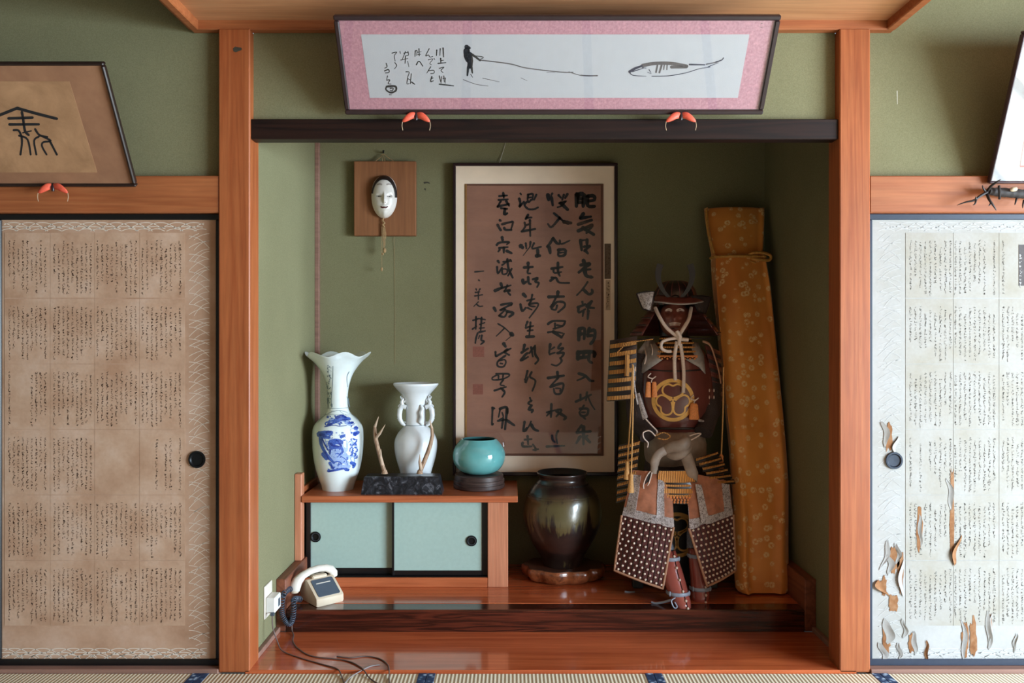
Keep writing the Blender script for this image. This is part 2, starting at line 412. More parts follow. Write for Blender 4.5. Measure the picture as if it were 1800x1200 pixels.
# tatami
fl = struct('floor', MB().box(RX0 - .1, RX1 + .1, RY0 - .1, YB + .2, -.10, -.055), M['room_wall'], 'tatami mat floor with blue patterned borders', 'floor')
joints = [-3.004 + .89 * i for i in range(12)]
for i in range(len(joints) - 1):
    a, b = max(joints[i], RX0 + .002), min(joints[i + 1], RX1 - .002)
    if b - a < .1: continue
    for (y0, y1) in ((-1.80, -.007), (-3.60, -1.803), (-5.40, -3.603), (-5.995, -5.403)):
        mt = build('tatami_mat', MB().box(a + .001, b - .001, y0, y1, -.055, 0, .003), M['tatami'], fl)
        for (u, v2) in ((a + .001, a + .033), (b - .033, b - .001)):
            build('edge_binding', MB().box(u, v2, y0 + .001, y1 - .001, -.01, .0016, .001), M['heri'], mt)

# ---------------------------------------------------------------- sliding doors with pasted manuscript sheets
def paper_mat(name, c1, c2, c3, sc=5.0):
    t = NT(name); v = t.coord(); a = t.noise(v, sc, 5, 0.6); b = t.noise(v, 90, 3)
    c = t.ramp(a, [(0.3, lin(c1)), (0.52, lin(c2)), (0.72, lin(c3))])
    t.base(t.mix(0.5, c, t.ramp(b, [(0.3, (0.93, 0.92, 0.9, 1)), (0.7, (1.05, 1.05, 1.05, 1))]), 'MULTIPLY')); t.set(0.85, spec=0.2); t.bump(a, 0.25, 0.004)
    return t.m
M['paper_brown'] = paper_mat('aged brown paper', (164, 126, 100), (184, 148, 122), (196, 164, 142))
M['paper_brown2'] = paper_mat('aged brown sheet', (172, 134, 107), (188, 154, 128), (198, 168, 146), 7)
M['paper_pale'] = paper_mat('pale paper', (161, 158, 152), (168, 166, 163), (173, 171, 170))
M['paper_pale2'] = paper_mat('pale sheet', (156, 150, 138), (163, 159, 152), (168, 165, 161), 7)
M['wave_white'] = plain('white printed line', (226, 214, 198), 0.8, var=0.05)
M['wave_pale'] = plain('pale printed line', (186, 184, 182), 0.8, var=0.05)
M['ink_brown'] = plain('faded brown ink', (74, 52, 38), 0.85, var=0.3)
M['ink_faded'] = plain('faded grey ink', (86, 80, 74), 0.85, var=0.3)
M['torn'] = paper_mat('torn brown underlayer', (120, 76, 45), (142, 99, 66), (158, 122, 93), 30)
M['pull_black'] = plain('black metal pull', (20, 21, 24), 0.4, 0.4, var=0.1)
M['pull_blue'] = plain('dark blue metal pull', (40, 48, 62), 0.35, 0.4, var=0.1)

def tiny_writing(mb, f, x0, x1, y0, y1, lines, rr, wmul=1.0, starts=None, keep=None):
    pitch = (x1 - x0) / max(1, lines - 1)
    for i in range(lines):
        x = x1 - i * pitch
        if keep and i not in keep: continue
        y = y0 + rr.choice((0, 0, 0, 2, 6, 12)) ; end = y1 - rr.choice((0, 0, 0, 3, 8, 20, 34))
        while y < end:
            h = rr.uniform(3.0, 5.4); bold = rr.choice((.7, .75, .85, .95, 1.5)) * wmul
            for s in range(rr.randint(2, 4)):
                ax = x + rr.uniform(-2.2, .5); ay = y + h * rr.uniform(0.05, .9)
                if rr.random() < .55: bx, by = ax + rr.uniform(1.0, 2.7), ay - rr.uniform(-.8, 1.4)
                else: bx, by = ax + rr.uniform(-.9, .8), ay + rr.uniform(1.4, 3.4)
                dx, dy = bx - ax, by - ay; L = math.hypot(dx, dy) or 1; nx, ny = -dy / L * bold * .46, dx / L * bold * .46
                mb.add([f(ax + nx, ay + ny), f(ax - nx, ay - ny), f(bx - nx * .5, by - ny * .5), f(bx + nx * .5, by + ny * .5)], [(0, 1, 2, 3)])
            y += h + rr.uniform(.1, 1.1)

def arcs(mb, f, x0, x1, y0, y1, horizontal, rr, w=1.0):
    """overlapping open wave arcs printed along a border strip"""
    if horizontal:
        x = x0
        while x < x1:
            for k, (r, dy) in enumerate(((26, 0), (30, 7), (22, 11))):
                cx = x + k * 9 + rr.uniform(-4, 4); pts = []
                for q in range(7):
                    a = -1 + 2 * q / 6; px, py = cx + r * a, y0 + dy + (a * a) * 9 + 3
                    if x0 <= px <= x1 and y0 <= py <= y1: pts.append((px, py))
                if len(pts) > 2: mb.stroke(pts, w, f, 0, 2, .1, True)
            x += 26
    else:
        y = y0
        while y < y1:
            for k in range(3):
                c = y + rr.uniform(-3, 3); rise = rr.uniform(9, 24); pts = []
                for q in range(7):
                    a = q / 6; px = x0 + (x1 - x0) * (a if k != 1 else 1 - a); py = c + 8 - rise * (1 - (1 - a) ** 2) + (5 if k == 2 else 0)
                    if k == 2: px = x0 + (x1 - x0) * (.25 + .75 * a)
                    if y0 <= py <= y1: pts.append((px, py))
                if len(pts) > 2: mb.stroke(pts, w * .75, f, 0, 2, .1, True)
            y += 19

def door(name, label, x0, x1, fm, paper, sheet, ink, wave, fx0, fx1, cols, bands, pull, side_strip, pull_mat, border_w):
    z0, z1, y0, y1 = .0145, 1.8148, .030, .058
    d = thing(name, label, 'sliding door', ((x0 + x1) / 2, .045, z0), kind='structure')
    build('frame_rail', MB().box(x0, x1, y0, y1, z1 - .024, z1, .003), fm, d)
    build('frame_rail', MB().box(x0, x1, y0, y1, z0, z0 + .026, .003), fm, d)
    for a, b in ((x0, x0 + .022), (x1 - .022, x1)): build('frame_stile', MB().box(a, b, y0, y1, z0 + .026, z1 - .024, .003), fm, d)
    build('paper_panel', MB().box(x0 + .02, x1 - .02, .038, .052, z0 + .02, z1 - .02), paper, d)
    f = on_plane((0, .0372, 1), (0, -1, 0)); fs = on_plane((0, .0372, 1), (0, -1, 0), .0003); ft = on_plane((0, .0372, 1), (0, -1, 0), .0008)
    rr = random.Random(hash(name) % 97 if False else len(label))
    mb = MB()
    for (a, b, c, e, hz) in bands: arcs(mb, f, a, b, c, e, hz, rr)
    stuff(flat_ink('wave_pattern', mb, wave, d))
    for r_, ty in enumerate((422, 538, 653, 768, 883, 998)):
        for c_, (a, b) in enumerate(cols):
            ea = (cols[c_ - 1][1] + a) / 2 + .4 if c_ else a - 9
            eb = (cols[c_ + 1][0] + b) / 2 - .4 if c_ + 1 < len(cols) else b + 8
            q = [fs(ea, ty - 13), fs(eb, ty - 13), fs(eb, ty + 101.2), fs(ea, ty + 101.2)]
            sh = build('manuscript_sheet', MB().box(q[0].x, q[1].x, q[0].y, q[0].y + .0006, q[2].z, q[0].z), sheet, d)
            mb = MB(); kp = None
            if name == 'door_1' and r_ == 3 and c_ == 2: continue
            if name == 'door_1' and r_ == 3 and c_ == 3: kp = (0, 2, 3, 5)
            if name == 'door_1' and r_ == 2 and c_ == 0: kp = (0, 1, 2, 3, 8)
            if name == 'door_2' and r_ == 0 and c_ == 1: kp = (0, 2, 3, 4, 5, 6, 7, 8)
            if name == 'door_2' and r_ == 3 and c_ == 0: kp = (0, 1, 2, 3, 4, 6, 8)
            if name == 'door_2' and r_ == 0 and c_ == 2: kp = (8,)
            tiny_writing(mb, ft, a, b, ty, ty + 93, 9, rr, 1.0, keep=kp)
            stuff(flat_ink('handwriting', mb, ink, sh))
    pc = P(pull[0], pull[1], .038); mb = MB()
    prof = [(0.0, .016), (.0, .030), (.004, .0345), (.007, .0335), (.007, .027), (.002, .023), (.0015, .0)]
    V = MB(); n = 28
    for (h, r) in prof:
        for k in range(n): V.v.append((pc.x + r * math.cos(2 * PI * k / n), .0375 - h, pc.z + r * math.sin(2 * PI * k / n)))
    for i in range(len(prof) - 1):
        for k in range(n): V.f.append((i * n + k, i * n + (k + 1) % n, (i + 1) * n + (k + 1) % n, (i + 1) * n + k))
    build('finger_pull', V, pull_mat, d, 40)
    return d
d1 = door('door_1', 'brownish sliding door pasted with old handwritten sheets, left of the alcove', -2.058, PLX0 - .001, M['black_lac'], M['paper_brown'], M['paper_brown2'], M['ink_brown'], M['wave_white'],
     0, 380, ((17, 80), (96, 160), (172, 239), (251, 317)), ((0, 366, 388, 406, True), (0, 366, 1136, 1160, True), (332, 368, 410, 1135, False)), (347, 807), 0, M['pull_black'], 40)
d2 = door('door_2', 'pale torn sliding door pasted with handwritten sheets, right of the alcove', PRX1 + .001, 2.29, M['sky_tint_lac'], M['paper_pale'], M['paper_pale2'], M['ink_faded'], M['wave_pale'],
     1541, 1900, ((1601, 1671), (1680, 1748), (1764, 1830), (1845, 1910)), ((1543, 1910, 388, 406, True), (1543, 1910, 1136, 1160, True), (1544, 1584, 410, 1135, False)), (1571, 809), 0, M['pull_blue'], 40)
# stained streaks and peeling flaps low on the pale door
fs = on_plane((0, .0365, 1), (0, -1, 0), .0004)
def blotch(px0, px1, py0, py1, seed, name='bare_patch'):
    rr = random.Random(seed); n = 22; mb = MB(); pts = []
    for k in range(n):
        a = 2 * PI * k / n; q = rr.uniform(.62, 1.05)
        pts.append(((px0 + px1) / 2 + (px1 - px0) / 2 * math.cos(a) * q, (py0 + py1) / 2 + (py1 - py0) / 2 * math.sin(a) * q))
    c = fs((px0 + px1) / 2, (py0 + py1) / 2)
    mb.add([c] + [fs(*p) for p in pts], [(0, 1 + k, 1 + (k + 1) % n) for k in range(n)])
    build(name, mb, M['torn'], d2, recalc=False)
for i, b in enumerate(((1553, 1571, 740, 798), (1609, 1624, 888, 972), (1669, 1678, 800, 992), (1561, 1582, 955, 1012), (1547, 1560, 1010, 1052), (1550, 1566, 1088, 1160),
                       (1576, 1590, 960, 1046), (1690, 1704, 1086, 1158), (1703, 1719, 1082, 1160), (1735, 1745, 1076, 1130), (1560, 1580, 1040, 1080), (1596, 1608, 1110, 1150), (1782, 1786, 1118, 1146))):
    blotch(*b, i + 3)
def flap(px0, py0, px1, py1, w, lift, seed, mat):
    rr = random.Random(seed); ph = rr.uniform(0, 1)
    def g(u, v):
        x = px0 + (px1 - px0) * v + w * (u - (0 if w > 0 else 0)) * (math.sin(PI * min(1, v * .92 + .06)) ** .6) + 2.2 * math.sin(7 * v + 6 * ph)
        y = py0 + (py1 - py0) * v + 2 * math.sin(5 * u + seed)
        p = fs(x, y); p.y -= .55 * lift * (u ** 1.6) * math.sin(PI * min(1, v * .9 + .08)) + .0005
        return p
    build('peeled_flap', MB().slab(g, 5, 12, .0006), mat, d2, 60)
fl_ = ((1549, 742, 1556, 786, 9, .012), (1580, 768, 1574, 800, -7, .010), (1663, 842, 1671, 895, 8, .012), (1678, 992, 1689, 942, -9, .018), (1614, 905, 1616, 960, 6, .010),
       (1574, 955, 1576, 990, 7, .014), (1558, 976, 1562, 1010, 10, .014), (1546, 1020, 1562, 1046, -14, .018), (1588, 985, 1587, 1048, -8, .012), (1552, 1088, 1557, 1130, 16, .018),
       (1586, 1088, 1588, 1120, 7, .01), (1543, 1130, 1552, 1160, 12, .012), (1577, 1130, 1580, 1160, 6, .01), (1602, 1110, 1606, 1150, 8, .012), (1626, 1126, 1627, 1161, 5, .012),
       (1690, 1090, 1693, 1160, 7, .010), (1733, 1074, 1736, 1140, 8, .014), (1745, 1078, 1741, 1130, -4, .01), (1784, 1114, 1780, 1146, 5, .010), (1560, 950, 1548, 1000, 8, .008))
for i, a in enumerate(fl_): flap(*a, i, M['torn'] if i in (3, 7, 14) else M['paper_pale'])
mb = MB(); a, b = fs(1791, 430), fs(1806, 502)
lb = build('printed_label', MB().box(a.x, b.x, a.y - .0004, a.y, b.z, a.z), M['ink_grey'], d2)
mb = MB(); tiny_writing(mb, on_plane((0, .0355, 1), (0, -1, 0)), 1794, 1803, 433, 499, 2, random.Random(4), 1.6); stuff(flat_ink('label_writing', mb, M['wave_pale'], lb))

# small marks on the plaster and posts
M['stain'] = plain('dark wall stain', (58, 54, 42), .9, var=.3, scale=90); M['scratch'] = plain('white scratch', (196, 192, 176), .9)
def mark(name, host, pts, w, f, m): build(name, MB().stroke(pts, w, f, .5), m, bpy.data.objects[host], recalc=False)
fb = on_plane((0, YB, 1), (0, -1, 0), .0006); fu_ = on_plane((0, .045, 1), (0, -1, 0), .0006); fp_ = on_plane((0, 0, 1), (0, -1, 0), .0006)
mark('stain', 'wall_alcove_back', [(746, 321), (751, 320.5), (755, 322)], 3.5, fb, M['stain']); mark('stain', 'wall_alcove_back', [(747, 332), (748, 334)], 3, fb, M['stain'])
mark('scratch', 'wall_right_upper', [(1577, 160), (1577.5, 183)], 1.6, fu_, M['scratch'])
mark('knot', 'trim_1', [(414, 87), (423, 86)], 10, fp_, M['stain'])
# ================================================================ SLIDING-DOOR CABINET
M['pull_rim'] = plain('worn metal rim', (74, 78, 84), .35, .5, var=.2)
M['sage_card'] = plain('pale sage door panel', (162, 186, 176), 0.7, var=0.04, scale=60)
cab = thing('low_cabinet', 'low red wood cabinet with two pale green sliding doors under the vases', 'cabinet', (-.53, .92, .107))
SHZ = .5586
build('shelf_top', MB().box(XL + .036, .0275, .70, YB - .001, .527, SHZ, .003), M['cab_w'], cab)
struct('trim_11', MB().box(XL + .001, XL + .035, .705, .76, .2435, .664, .003), M['cab_v'], 'slim orange wooden post at the left end of the cabinet', 'post')
struct('trim_12', MB().box(XL + .001, XL + .018, .762, YB - .031, SHZ - .03, SHZ + .022, .002), M['cab_w'], 'low wooden edging along the left wall beside the blue and white vase', 'trim')
build('side_post', MB().box(-.119, -.0194, .733, .79, .107, .5265, .003), M['cab_v'], cab)
build('side_panel', MB().box(-.075, -.05, .791, YB - .002, .107, .5265), M['base_w'], cab)
build('base_rail', MB().box(XL + .036, -.1195, .735, .80, .107, .153, .002), M['cab_w'], cab)
build('track', MB().box(XL + .036, -.1195, .742, .80, .1532, .157, .001), M['black_lac'], cab)
build('back_panel', MB().box(XL + .036, -.08, YB - .012, YB - .002, .107, .5265), M['base_w'], cab)
def cab_door(xa, xb, y, fl, fr, ft, fb, pull, lab):
    z0, z1 = .1575, .5262
    dr = build('door', MB().box(xa + .004, xb - .004, y + .004, y + .012, z0 + .004, z1 - .004), M['sage_card'], cab); dr['label'] = lab
    for (a, b, c, e) in ((xa, xa + fl, z0, z1), (xb - fr, xb, z0, z1), (xa + fl, xb - fr, z1 - ft, z1), (xa + fl, xb - fr, z0, z0 + fb)):
        build('door_frame', MB().box(a, b, y, y + .016, c, e, .0015), M['black_lac'], dr)
    c = P(pull[0], pull[1], y + .004); V = MB(); n = 24
    prof = [(0, .014), (0, .024), (.004, .0265), (.006, .025), (.006, .018), (.001, .014), (.001, .0)]
    for (h, r) in prof:
        for k in range(n): V.v.append((c.x + r * math.cos(2 * PI * k / n), y + .0038 - h, c.z + r * math.sin(2 * PI * k / n)))
    for i in range(len(prof) - 1):
        for k in range(n): V.f.append((i * n + k, i * n + (k + 1) % n, (i + 1) * n + (k + 1) % n, (i + 1) * n + k))
    build('finger_pull', V, M['pull_black'], dr, 40)
    build('pull_rim', MB().tube([(c.x + .019 * math.cos(2 * PI * k / 24), y - .002, c.z + .019 * math.sin(2 * PI * k / 24)) for k in range(25)], .0022, 6, False), M['pull_rim'], dr, 60)
cab_door(XL + .037, -.565, .781, .024, .02, .006, .03, (555, 943), 'rear sliding door with its pull at the left')
cab_door(P(689, 900, .757).x, -.120, .757, .011, .028, .010, .024, (829, 950), 'front sliding door with its pull at the right')

# ================================================================ PORCELAIN ON THE CABINET
M['porc_blue'] = plain('bluish white porcelain', (222, 230, 228), 0.12, coat=0.6, var=0.03, coat_rough=0.04)
M['porc_white'] = plain('white porcelain', (222, 226, 228), 0.22, coat=0.4, var=0.03, coat_rough=0.08)
M['cobalt_d'] = plain('dark cobalt glaze', (36, 58, 140), 0.15, coat=0.5, var=0.4, scale=160)
M['cobalt_m'] = plain('cobalt glaze', (62, 92, 172), 0.15, coat=0.5, var=0.4, scale=160)
M['cobalt_l'] = plain('light cobalt wash', (150, 172, 214), 0.15, coat=0.5, var=0.2, scale=160)
M['line_grey'] = plain('grey blue line', (116, 132, 140), 0.3, var=0.1)

def prof_px(Y, rows):
    s = S(Y); return [(CAM_Z - (y - 600) * s, r * s) for y, r in rows]
def r_at(prof, z):
    for (z0, r0), (z1, r1) in zip(prof, prof[1:]):
        if min(z0, z1) <= z <= max(z0, z1) and abs(z1 - z0) > 1e-9: return r0 + (r1 - r0) * (z - z0) / (z1 - z0)
    return 0.0
def smooth_prof(rows, sub=5):
    out = []
    for i in range(len(rows) - 1):
        p0, p1, p2, p3 = rows[max(i - 1, 0)], rows[i], rows[i + 1], rows[min(i + 2, len(rows) - 1)]
        for s in range(sub):
            t = s / sub
            out.append(tuple(0.5 * ((2 * p1[k]) + (p2[k] - p0[k]) * t + (2 * p0[k] - 5 * p1[k] + 4 * p2[k] - p3[k]) * t * t + (3 * p1[k] - p0[k] - 3 * p2[k] + p3[k]) * t ** 3) for k in (0, 1)))
    out.append(rows[-1]); return out
def on_lathe(cx, cy, prof, flat=1.0, off=.0006):
    """point on the front of a turned body seen at a pixel"""
    def f(px, py):
        y = cy
        for _ in range(6):
            p = P(px, py, y); r = r_at(prof, p.z) + off; dx = p.x - cx
            y = cy - flat * math.sqrt(max(r * r - dx * dx, 0.0004 * r))
        return P(px, py, y)
    return f

# -- tall blue and white vase
VY = .885; vc = P(594, 700, VY)
outer = smooth_prof([(859, 27), (851, 29), (840, 33), (820, 39), (800, 42.5), (780, 44), (760, 44), (750, 42.5), (742, 38), (733, 29), (725, 21.5), (716, 18), (700, 17), (680, 19), (660, 25), (645, 34), (633, 44), (625, 53), (622, 56)])
inner = [(624, 53), (634, 42), (646, 32), (662, 23), (682, 17), (700, 15), (716, 15), (740, 15)]
po = prof_px(VY, outer); pi_ = prof_px(VY, inner)
zr = po[-1][0]
def scallop(p, th):
    k = max(0.0, (p.z - (zr - .12)) / .12) ** 2
    r = Vector((p.x - vc.x, p.y - vc.y, 0))
    p = p + r * (k * .05 * math.cos(6 * th + .6)); p.z += k * .012 * math.cos(6 * th + .6)
    return p
va = thing('porcelain_vase', 'tall white vase with blue landscape painting and a flared scalloped rim', 'vase', (vc.x, vc.y, SHZ))
build('body', MB().lathe(vc.x, vc.y, po + pi_, 72, warp=scallop), M['porc_blue'], va, 50)
f = on_lathe(vc.x, vc.y, po)
pa = dict(ox=540, oy=700, sc=7.055)
pa['ws'] = 1.35
mb = MB().strokes('''330 680,420 660,480 720 (70)/400 750,470 735,510 730 (70)/330 740,400 760,500 800 (60)/460 540,480 640 (60)/350 860,450 850,520 840 (50)/300 700,340 760 (40)/190 520,230 640,300 760 (60)/250 560,330 660 (60)/300 820,400 840,480 860 (50)/540 560,590 600,580 700 (60)/560 740,580 820 (44)/300 270,380 290 (50)/560 400,610 400 (50)/480 300,540 330 (30)
420 260,500 280 (40)/230 470,290 500 (40)''', 30, f, **pa)
stuff(build('pale_wash', mb, M['cobalt_l'], va, recalc=False))
f2 = on_lathe(vc.x, vc.y, po, off=.0010)
mb = MB().strokes('''240 315,300 300,340 285,400 268,460 245,530 255 (42)/420 475,480 455,550 425 (30)/600 370,622 360 (46)/590 442,635 420 (42)/150 445,220 430,300 425 (56)/200 475,270 485 (36)
165 470,172 560,205 640,260 720,330 800 (34)/295 560,350 535,425 545 (70)/295 600,400 605 (46)/200 690,240 750 (46)/260 900,350 890,450 870,500 895 (24)/280 800,320 870 (26)/340 790,400 785,430 820 (14)
420 600,440 660,400 700 (26)/350 690,380 680,400 700,370 730 (9)/480 880,510 890 (34)/545 800,590 815,570 855 (32)/420 720,480 760,500 830 (8)/380 830,440 800 (10)''', 30, f2, **pa)
rr = random.Random(5); ex = ''
for i in range(46): x, y = rr.uniform(530, 622), rr.uniform(505, 745); ex += '%f %f,%f %f (%f)/' % (x, y, x + rr.uniform(-16, 16), y + rr.uniform(-14, 14), rr.uniform(8, 17))
for i in range(70):
    x, y = rr.uniform(160, 520), rr.uniform(420, 890)
    if x < 250 and y > 700: continue
    ex += '%f %f,%f %f (%f)/' % (x, y, x + rr.uniform(-26, 26), y + rr.uniform(-16, 22), rr.uniform(5, 13))
for i in range(30):
    x, y = rr.uniform(250, 540), rr.uniform(215, 330); ex += '%f %f,%f %f (%f)/' % (x, y, x + rr.uniform(-20, 20), y + rr.uniform(-8, 8), rr.uniform(8, 18))
mb.strokes(ex, 10, f2, **pa); stuff(build('cobalt_painting', mb, M['cobalt_m'], va, recalc=False))
f3 = on_lathe(vc.x, vc.y, po, off=.0014)
mb = MB().strokes('''370 238,430 215,480 235 (30)/260 320,310 318 (22)/440 265,500 262 (18)/215 352,330 332,400 345,490 335 (8)/550 300,600 300 (22)/545 355,560 330,585 325 (8)/160 450,210 450 (26)/240 420,290 415 (20)
185 500,230 590,262 645 (14)/290 560,330 590,390 595 (22)/360 520,390 530 (16)/285 640,282 690 (18)/220 660,270 760 (16)/300 830,325 870 (18)/270 905,330 895 (16)/590 440,620 430 (24)/600 365,625 360 (22)/545 430,520 440 (16)
200 470,240 470 (10)/400 560,425 590 (22)/560 830,585 830 (10)''', 12, f3, **pa)
stuff(build('cobalt_outline', mb, M['cobalt_d'], va, recalc=False))
mb = MB()
for yy, w in ((716, 1.0), (726.5, .7)):
    z = CAM_Z - (yy - 600) * S(VY); r = r_at(po, z) + .0008
    mb.tube([(vc.x + r * math.cos(2 * PI * k / 48), vc.y + r * math.sin(2 * PI * k / 48), z) for k in range(49)], w * .0011, 6, False)
build('neck_line', mb, M['line_grey'], va, 60)
ex2 = ''
for i in range(60):
    y = rr.uniform(110, 470); x = 338 - 14 * math.sin((y - 100) / 120) + rr.uniform(-16, 12) + max(0, 190 - y) * -.35; ex2 += '%f %f,%f %f (%f)/' % (x, y, x + rr.uniform(-8, 8), y + rr.uniform(4, 14), rr.uniform(3, 8))
mb = MB()
mb.strokes('300 165,400 150,500 175,610 240,665 320 (5)/400 150,440 185,520 225 (4)/300 170,200 220,130 300 (4)/250 0,262 110 (8)/262 0,250 60 (10)/510 0,528 110 (6)', 6, f2, **pa)
mb.strokes(ex2, 6, f2, ox=500, oy=600, sc=4.138)
mb.strokes('352 180,352 250,348 330,340 420,342 480 (5)/470 220,455 260,460 330 (6)/455 400,470 470 (6)', 6, f2, ox=500, oy=600, sc=4.138)
stuff(build('grey_linework', mb, M['line_grey'], va, recalc=False))

# -- white vase with dragon handles
WY = .955; wc = P(731, 700, WY)
wo = prof_px(WY, smooth_prof([(855, 24), (845, 24.5), (830, 27), (815, 31.5), (800, 35.5), (785, 37.5), (772, 36.5), (760, 31), (751, 23), (745, 18.5), (730, 17.2), (715, 18), (702, 21), (692, 26), (684, 33), (678, 38), (675.5, 39.5), (673, 39)]))
wi = prof_px(WY, [(674, 37.5), (680, 33), (690, 24), (702, 18.5), (716, 15.5), (735, 15)])
ww = thing('dragon_vase', 'plain white porcelain vase with dragon handles behind the antlers', 'vase', (wc.x, wc.y, SHZ))
build('body', MB().lathe(wc.x, wc.y, wo + wi, 60), M['porc_white'], ww, 50)
z = CAM_Z - (746 - 600) * S(WY); r = r_at(wo, z) + .0008
build('neck_ring', MB().tube([(wc.x + r * math.cos(2 * PI * k / 40), wc.y + r * math.sin(2 * PI * k / 40), z) for k in range(41)], .0016, 6, False), M['line_grey'], ww, 60)
for sgn, cxp in ((-1, 731), (1, 731)):
    def q(dx, y, dy=0): p = P(cxp + sgn * dx, y, WY - .035 + dy); return p
    h = MB().tube([q(17, 716), q(24, 713), q(28, 720), q(29, 729), q(28, 737), q(24, 744), q(19, 748)], [.012, .014, .014, .013, .012, .010, .006], 10)
    ho = build('dragon_handle', h, M['porc_white'], ww, 60)
    d = MB().tube([q(23, 714), q(25, 706), q(22, 700)], [.011, .010, .005], 8).tube([q(24, 704), q(27, 697), q(25, 694), q(22, 697), q(24, 700)], .0035, 6).tube([q(20, 707), q(18, 700)], [.004, .001], 6)
    d.tube([q(27, 710), q(31, 714), q(29, 718)], [.005, .003, .001], 6).tube([q(20, 748), q(22, 741), q(17, 742)], [.006, .005, .002], 6).tube([q(30, 724), q(33, 727)], [.004, .001], 6).tube([q(30, 732), q(33, 736)], [.004, .001], 6)
    build('dragon_head', d, M['porc_white'], ho, 60)
h = MB().tube([P(740, 712, WY - .05), P(743, 718, WY - .054), P(740, 725, WY - .056), P(742, 733, WY - .056), P(738, 741, WY - .056), P(743, 747, WY - .05)], [.006, .01, .011, .012, .009, .004], 8)
build('dragon_relief', h, M['porc_white'], ww, 60)

# -- antlers on a black stone block
t = NT('black marble'); v = t.coord((1, 1, 1), (0, .5, 0)); nz = t.noise(t.coord((3, 8, 2.2), (0, .6, 0)), 9, 7, .65, 1.6)
t.base(t.ramp(nz, [(0.45, lin((24, 24, 28))), (0.58, lin((52, 52, 58))), (0.64, lin((104, 104, 110))), (0.68, lin((34, 34, 38)))])); t.set(0.3, coat=.2); M['marble'] = t.m
M['antler'] = wood('antler bone', (118, 84, 62), (190, 160, 132), 'Z', 2.0, 0.6, ring=40, bump=.4)
M['antler_tip'] = plain('pale antler tip', (196, 170, 146), 0.45, var=.1)
an = thing('antler_ornament', 'two deer antlers standing on a black marble block', 'ornament', (P(705, 869, .8).x, .80, SHZ))
a, b, c, d = P(634, 869, .735).x, P(777, 869, .735).x, P(640, 838, .745).x, P(771, 838, .745).x
zt = SHZ + .0865
mb = MB(); mb.add([(a, .735, SHZ), (b, .735, SHZ), (b, .856, SHZ), (a, .856, SHZ), (c, .747, zt - .004), (d, .747, zt - .004), (d, .845, zt - .004), (c, .845, zt - .004), (c + .006, .753, zt), (d - .006, .753, zt), (d - .006, .84, zt), (c + .006, .84, zt)],
    [(3, 2, 1, 0), (0, 1, 5, 4), (1, 2, 6, 5), (2, 3, 7, 6), (3, 0, 4, 7), (4, 5, 9, 8), (5, 6, 10, 9), (6, 7, 11, 10), (7, 4, 8, 11), (8, 9, 10, 11)])
build('stone_base', mb, M['marble'], an)
def antler(main, tines, Y):
    s = S(Y); pts = [P(x, y, Y + dy) for x, y, r, dy in main]
    o = build('antler', MB().tube(pts[:-1], [r * s for _, _, r, _ in main[:-1]], 10).tube([pts[0] - Vector((0, 0, .006)), pts[0] + Vector((0, 0, .012))], [.017, .011], 10), M['antler'], an, 70)
    build('antler_tip', MB().tube(pts[-2:], [main[-2][2] * s, main[-1][2] * s], 8), M['antler_tip'], o, 70)
    for tn in tines: build('tine', MB().tube([P(x, y, Y + dy) for x, y, r, dy in tn], [r * s for _, _, r, _ in tn], 8), M['antler_tip'], o, 70)
antler([(676, 830, 4.0, 0), (673, 820, 3.8, 0), (669, 806, 3.7, .005), (665, 790, 3.6, .01), (661, 774, 3.8, .015), (659, 760, 3.3, .015), (659, 750, 2.6, .01), (665.5, 732, .4, -.01)],
       [[(672, 816, 3.2, -.008), (669, 803, 2.4, -.03), (669.5, 789, .4, -.045)], [(662, 768, 2.8, .01), (668, 761, 2.2, -.01), (677, 746, .4, -.03)]], .79)
antler([(738, 830, 4.0, 0), (741, 822, 3.9, 0), (746, 810, 3.9, .005), (752, 795, 3.8, .01), (757, 780, 3.6, .015), (760, 765, 3.2, .015), (759, 752, 2.5, .01), (756, 738, .4, -.01)],
       [[(740, 824, 3.4, -.008), (738, 811, 2.6, -.03), (738, 798, .4, -.045)]], .79)

# -- celadon bowl on its turned stand
M['celadon'] = plain('turquoise celadon glaze', (104, 172, 172), 0.08, coat=0.8, var=0.1, scale=14, coat_rough=0.03)
M['celadon_in'] = plain('dark bowl inside', (40, 62, 62), 0.5, var=.1)
M['stand_w'] = wood('dark turned stand', (44, 32, 30), (84, 64, 58), 'X', 1.2, 0.45, contrast=.6)
BY = .93; bc = P(842, 800, BY); sb = S(BY)
st = build('bowl_stand', MB().lathe(bc.x, bc.y, [(SHZ + .0005, .126), (SHZ + .006, .131), (SHZ + .022, .1315), (SHZ + .024, .127), (SHZ + .030, .1265), (SHZ + .032, .130), (SHZ + .044, .130), (SHZ + .046, .125), (SHZ + .066, .124), (SHZ + .071, .118), (SHZ + .071, .05)], 56, capt=True), M['stand_w'], smooth=35)
tag(st, 'round dark turned wooden stand under the turquoise bowl', 'stand')
bz = SHZ + .0715
rows = smooth_prof([(827, 20), (825, 27), (820, 35.5), (812, 42), (803, 45.6), (794, 46.3), (785, 44.5), (776, 39.5), (769, 33.5), (766, 31)])
bo_ = prof_px(BY, rows); dz = bz - bo_[0][0]; bo_ = [(z + dz, r) for z, r in bo_]
bi_ = [(bo_[-1][0] - .001, bo_[-1][1] - .006), (bo_[-1][0] - .012, bo_[-1][1] + .006), (bo_[-1][0] - .04, bo_[-1][1] + .03), (bo_[0][0] + .02, .05), (bo_[0][0] + .012, .0)]
bw = thing('celadon_bowl', 'glossy turquoise round bowl on a dark turned stand', 'bowl', (bc.x, bc.y, bz))
build('body', MB().lathe(bc.x, bc.y, bo_ + bi_[:2], 64), M['celadon'], bw, 50)
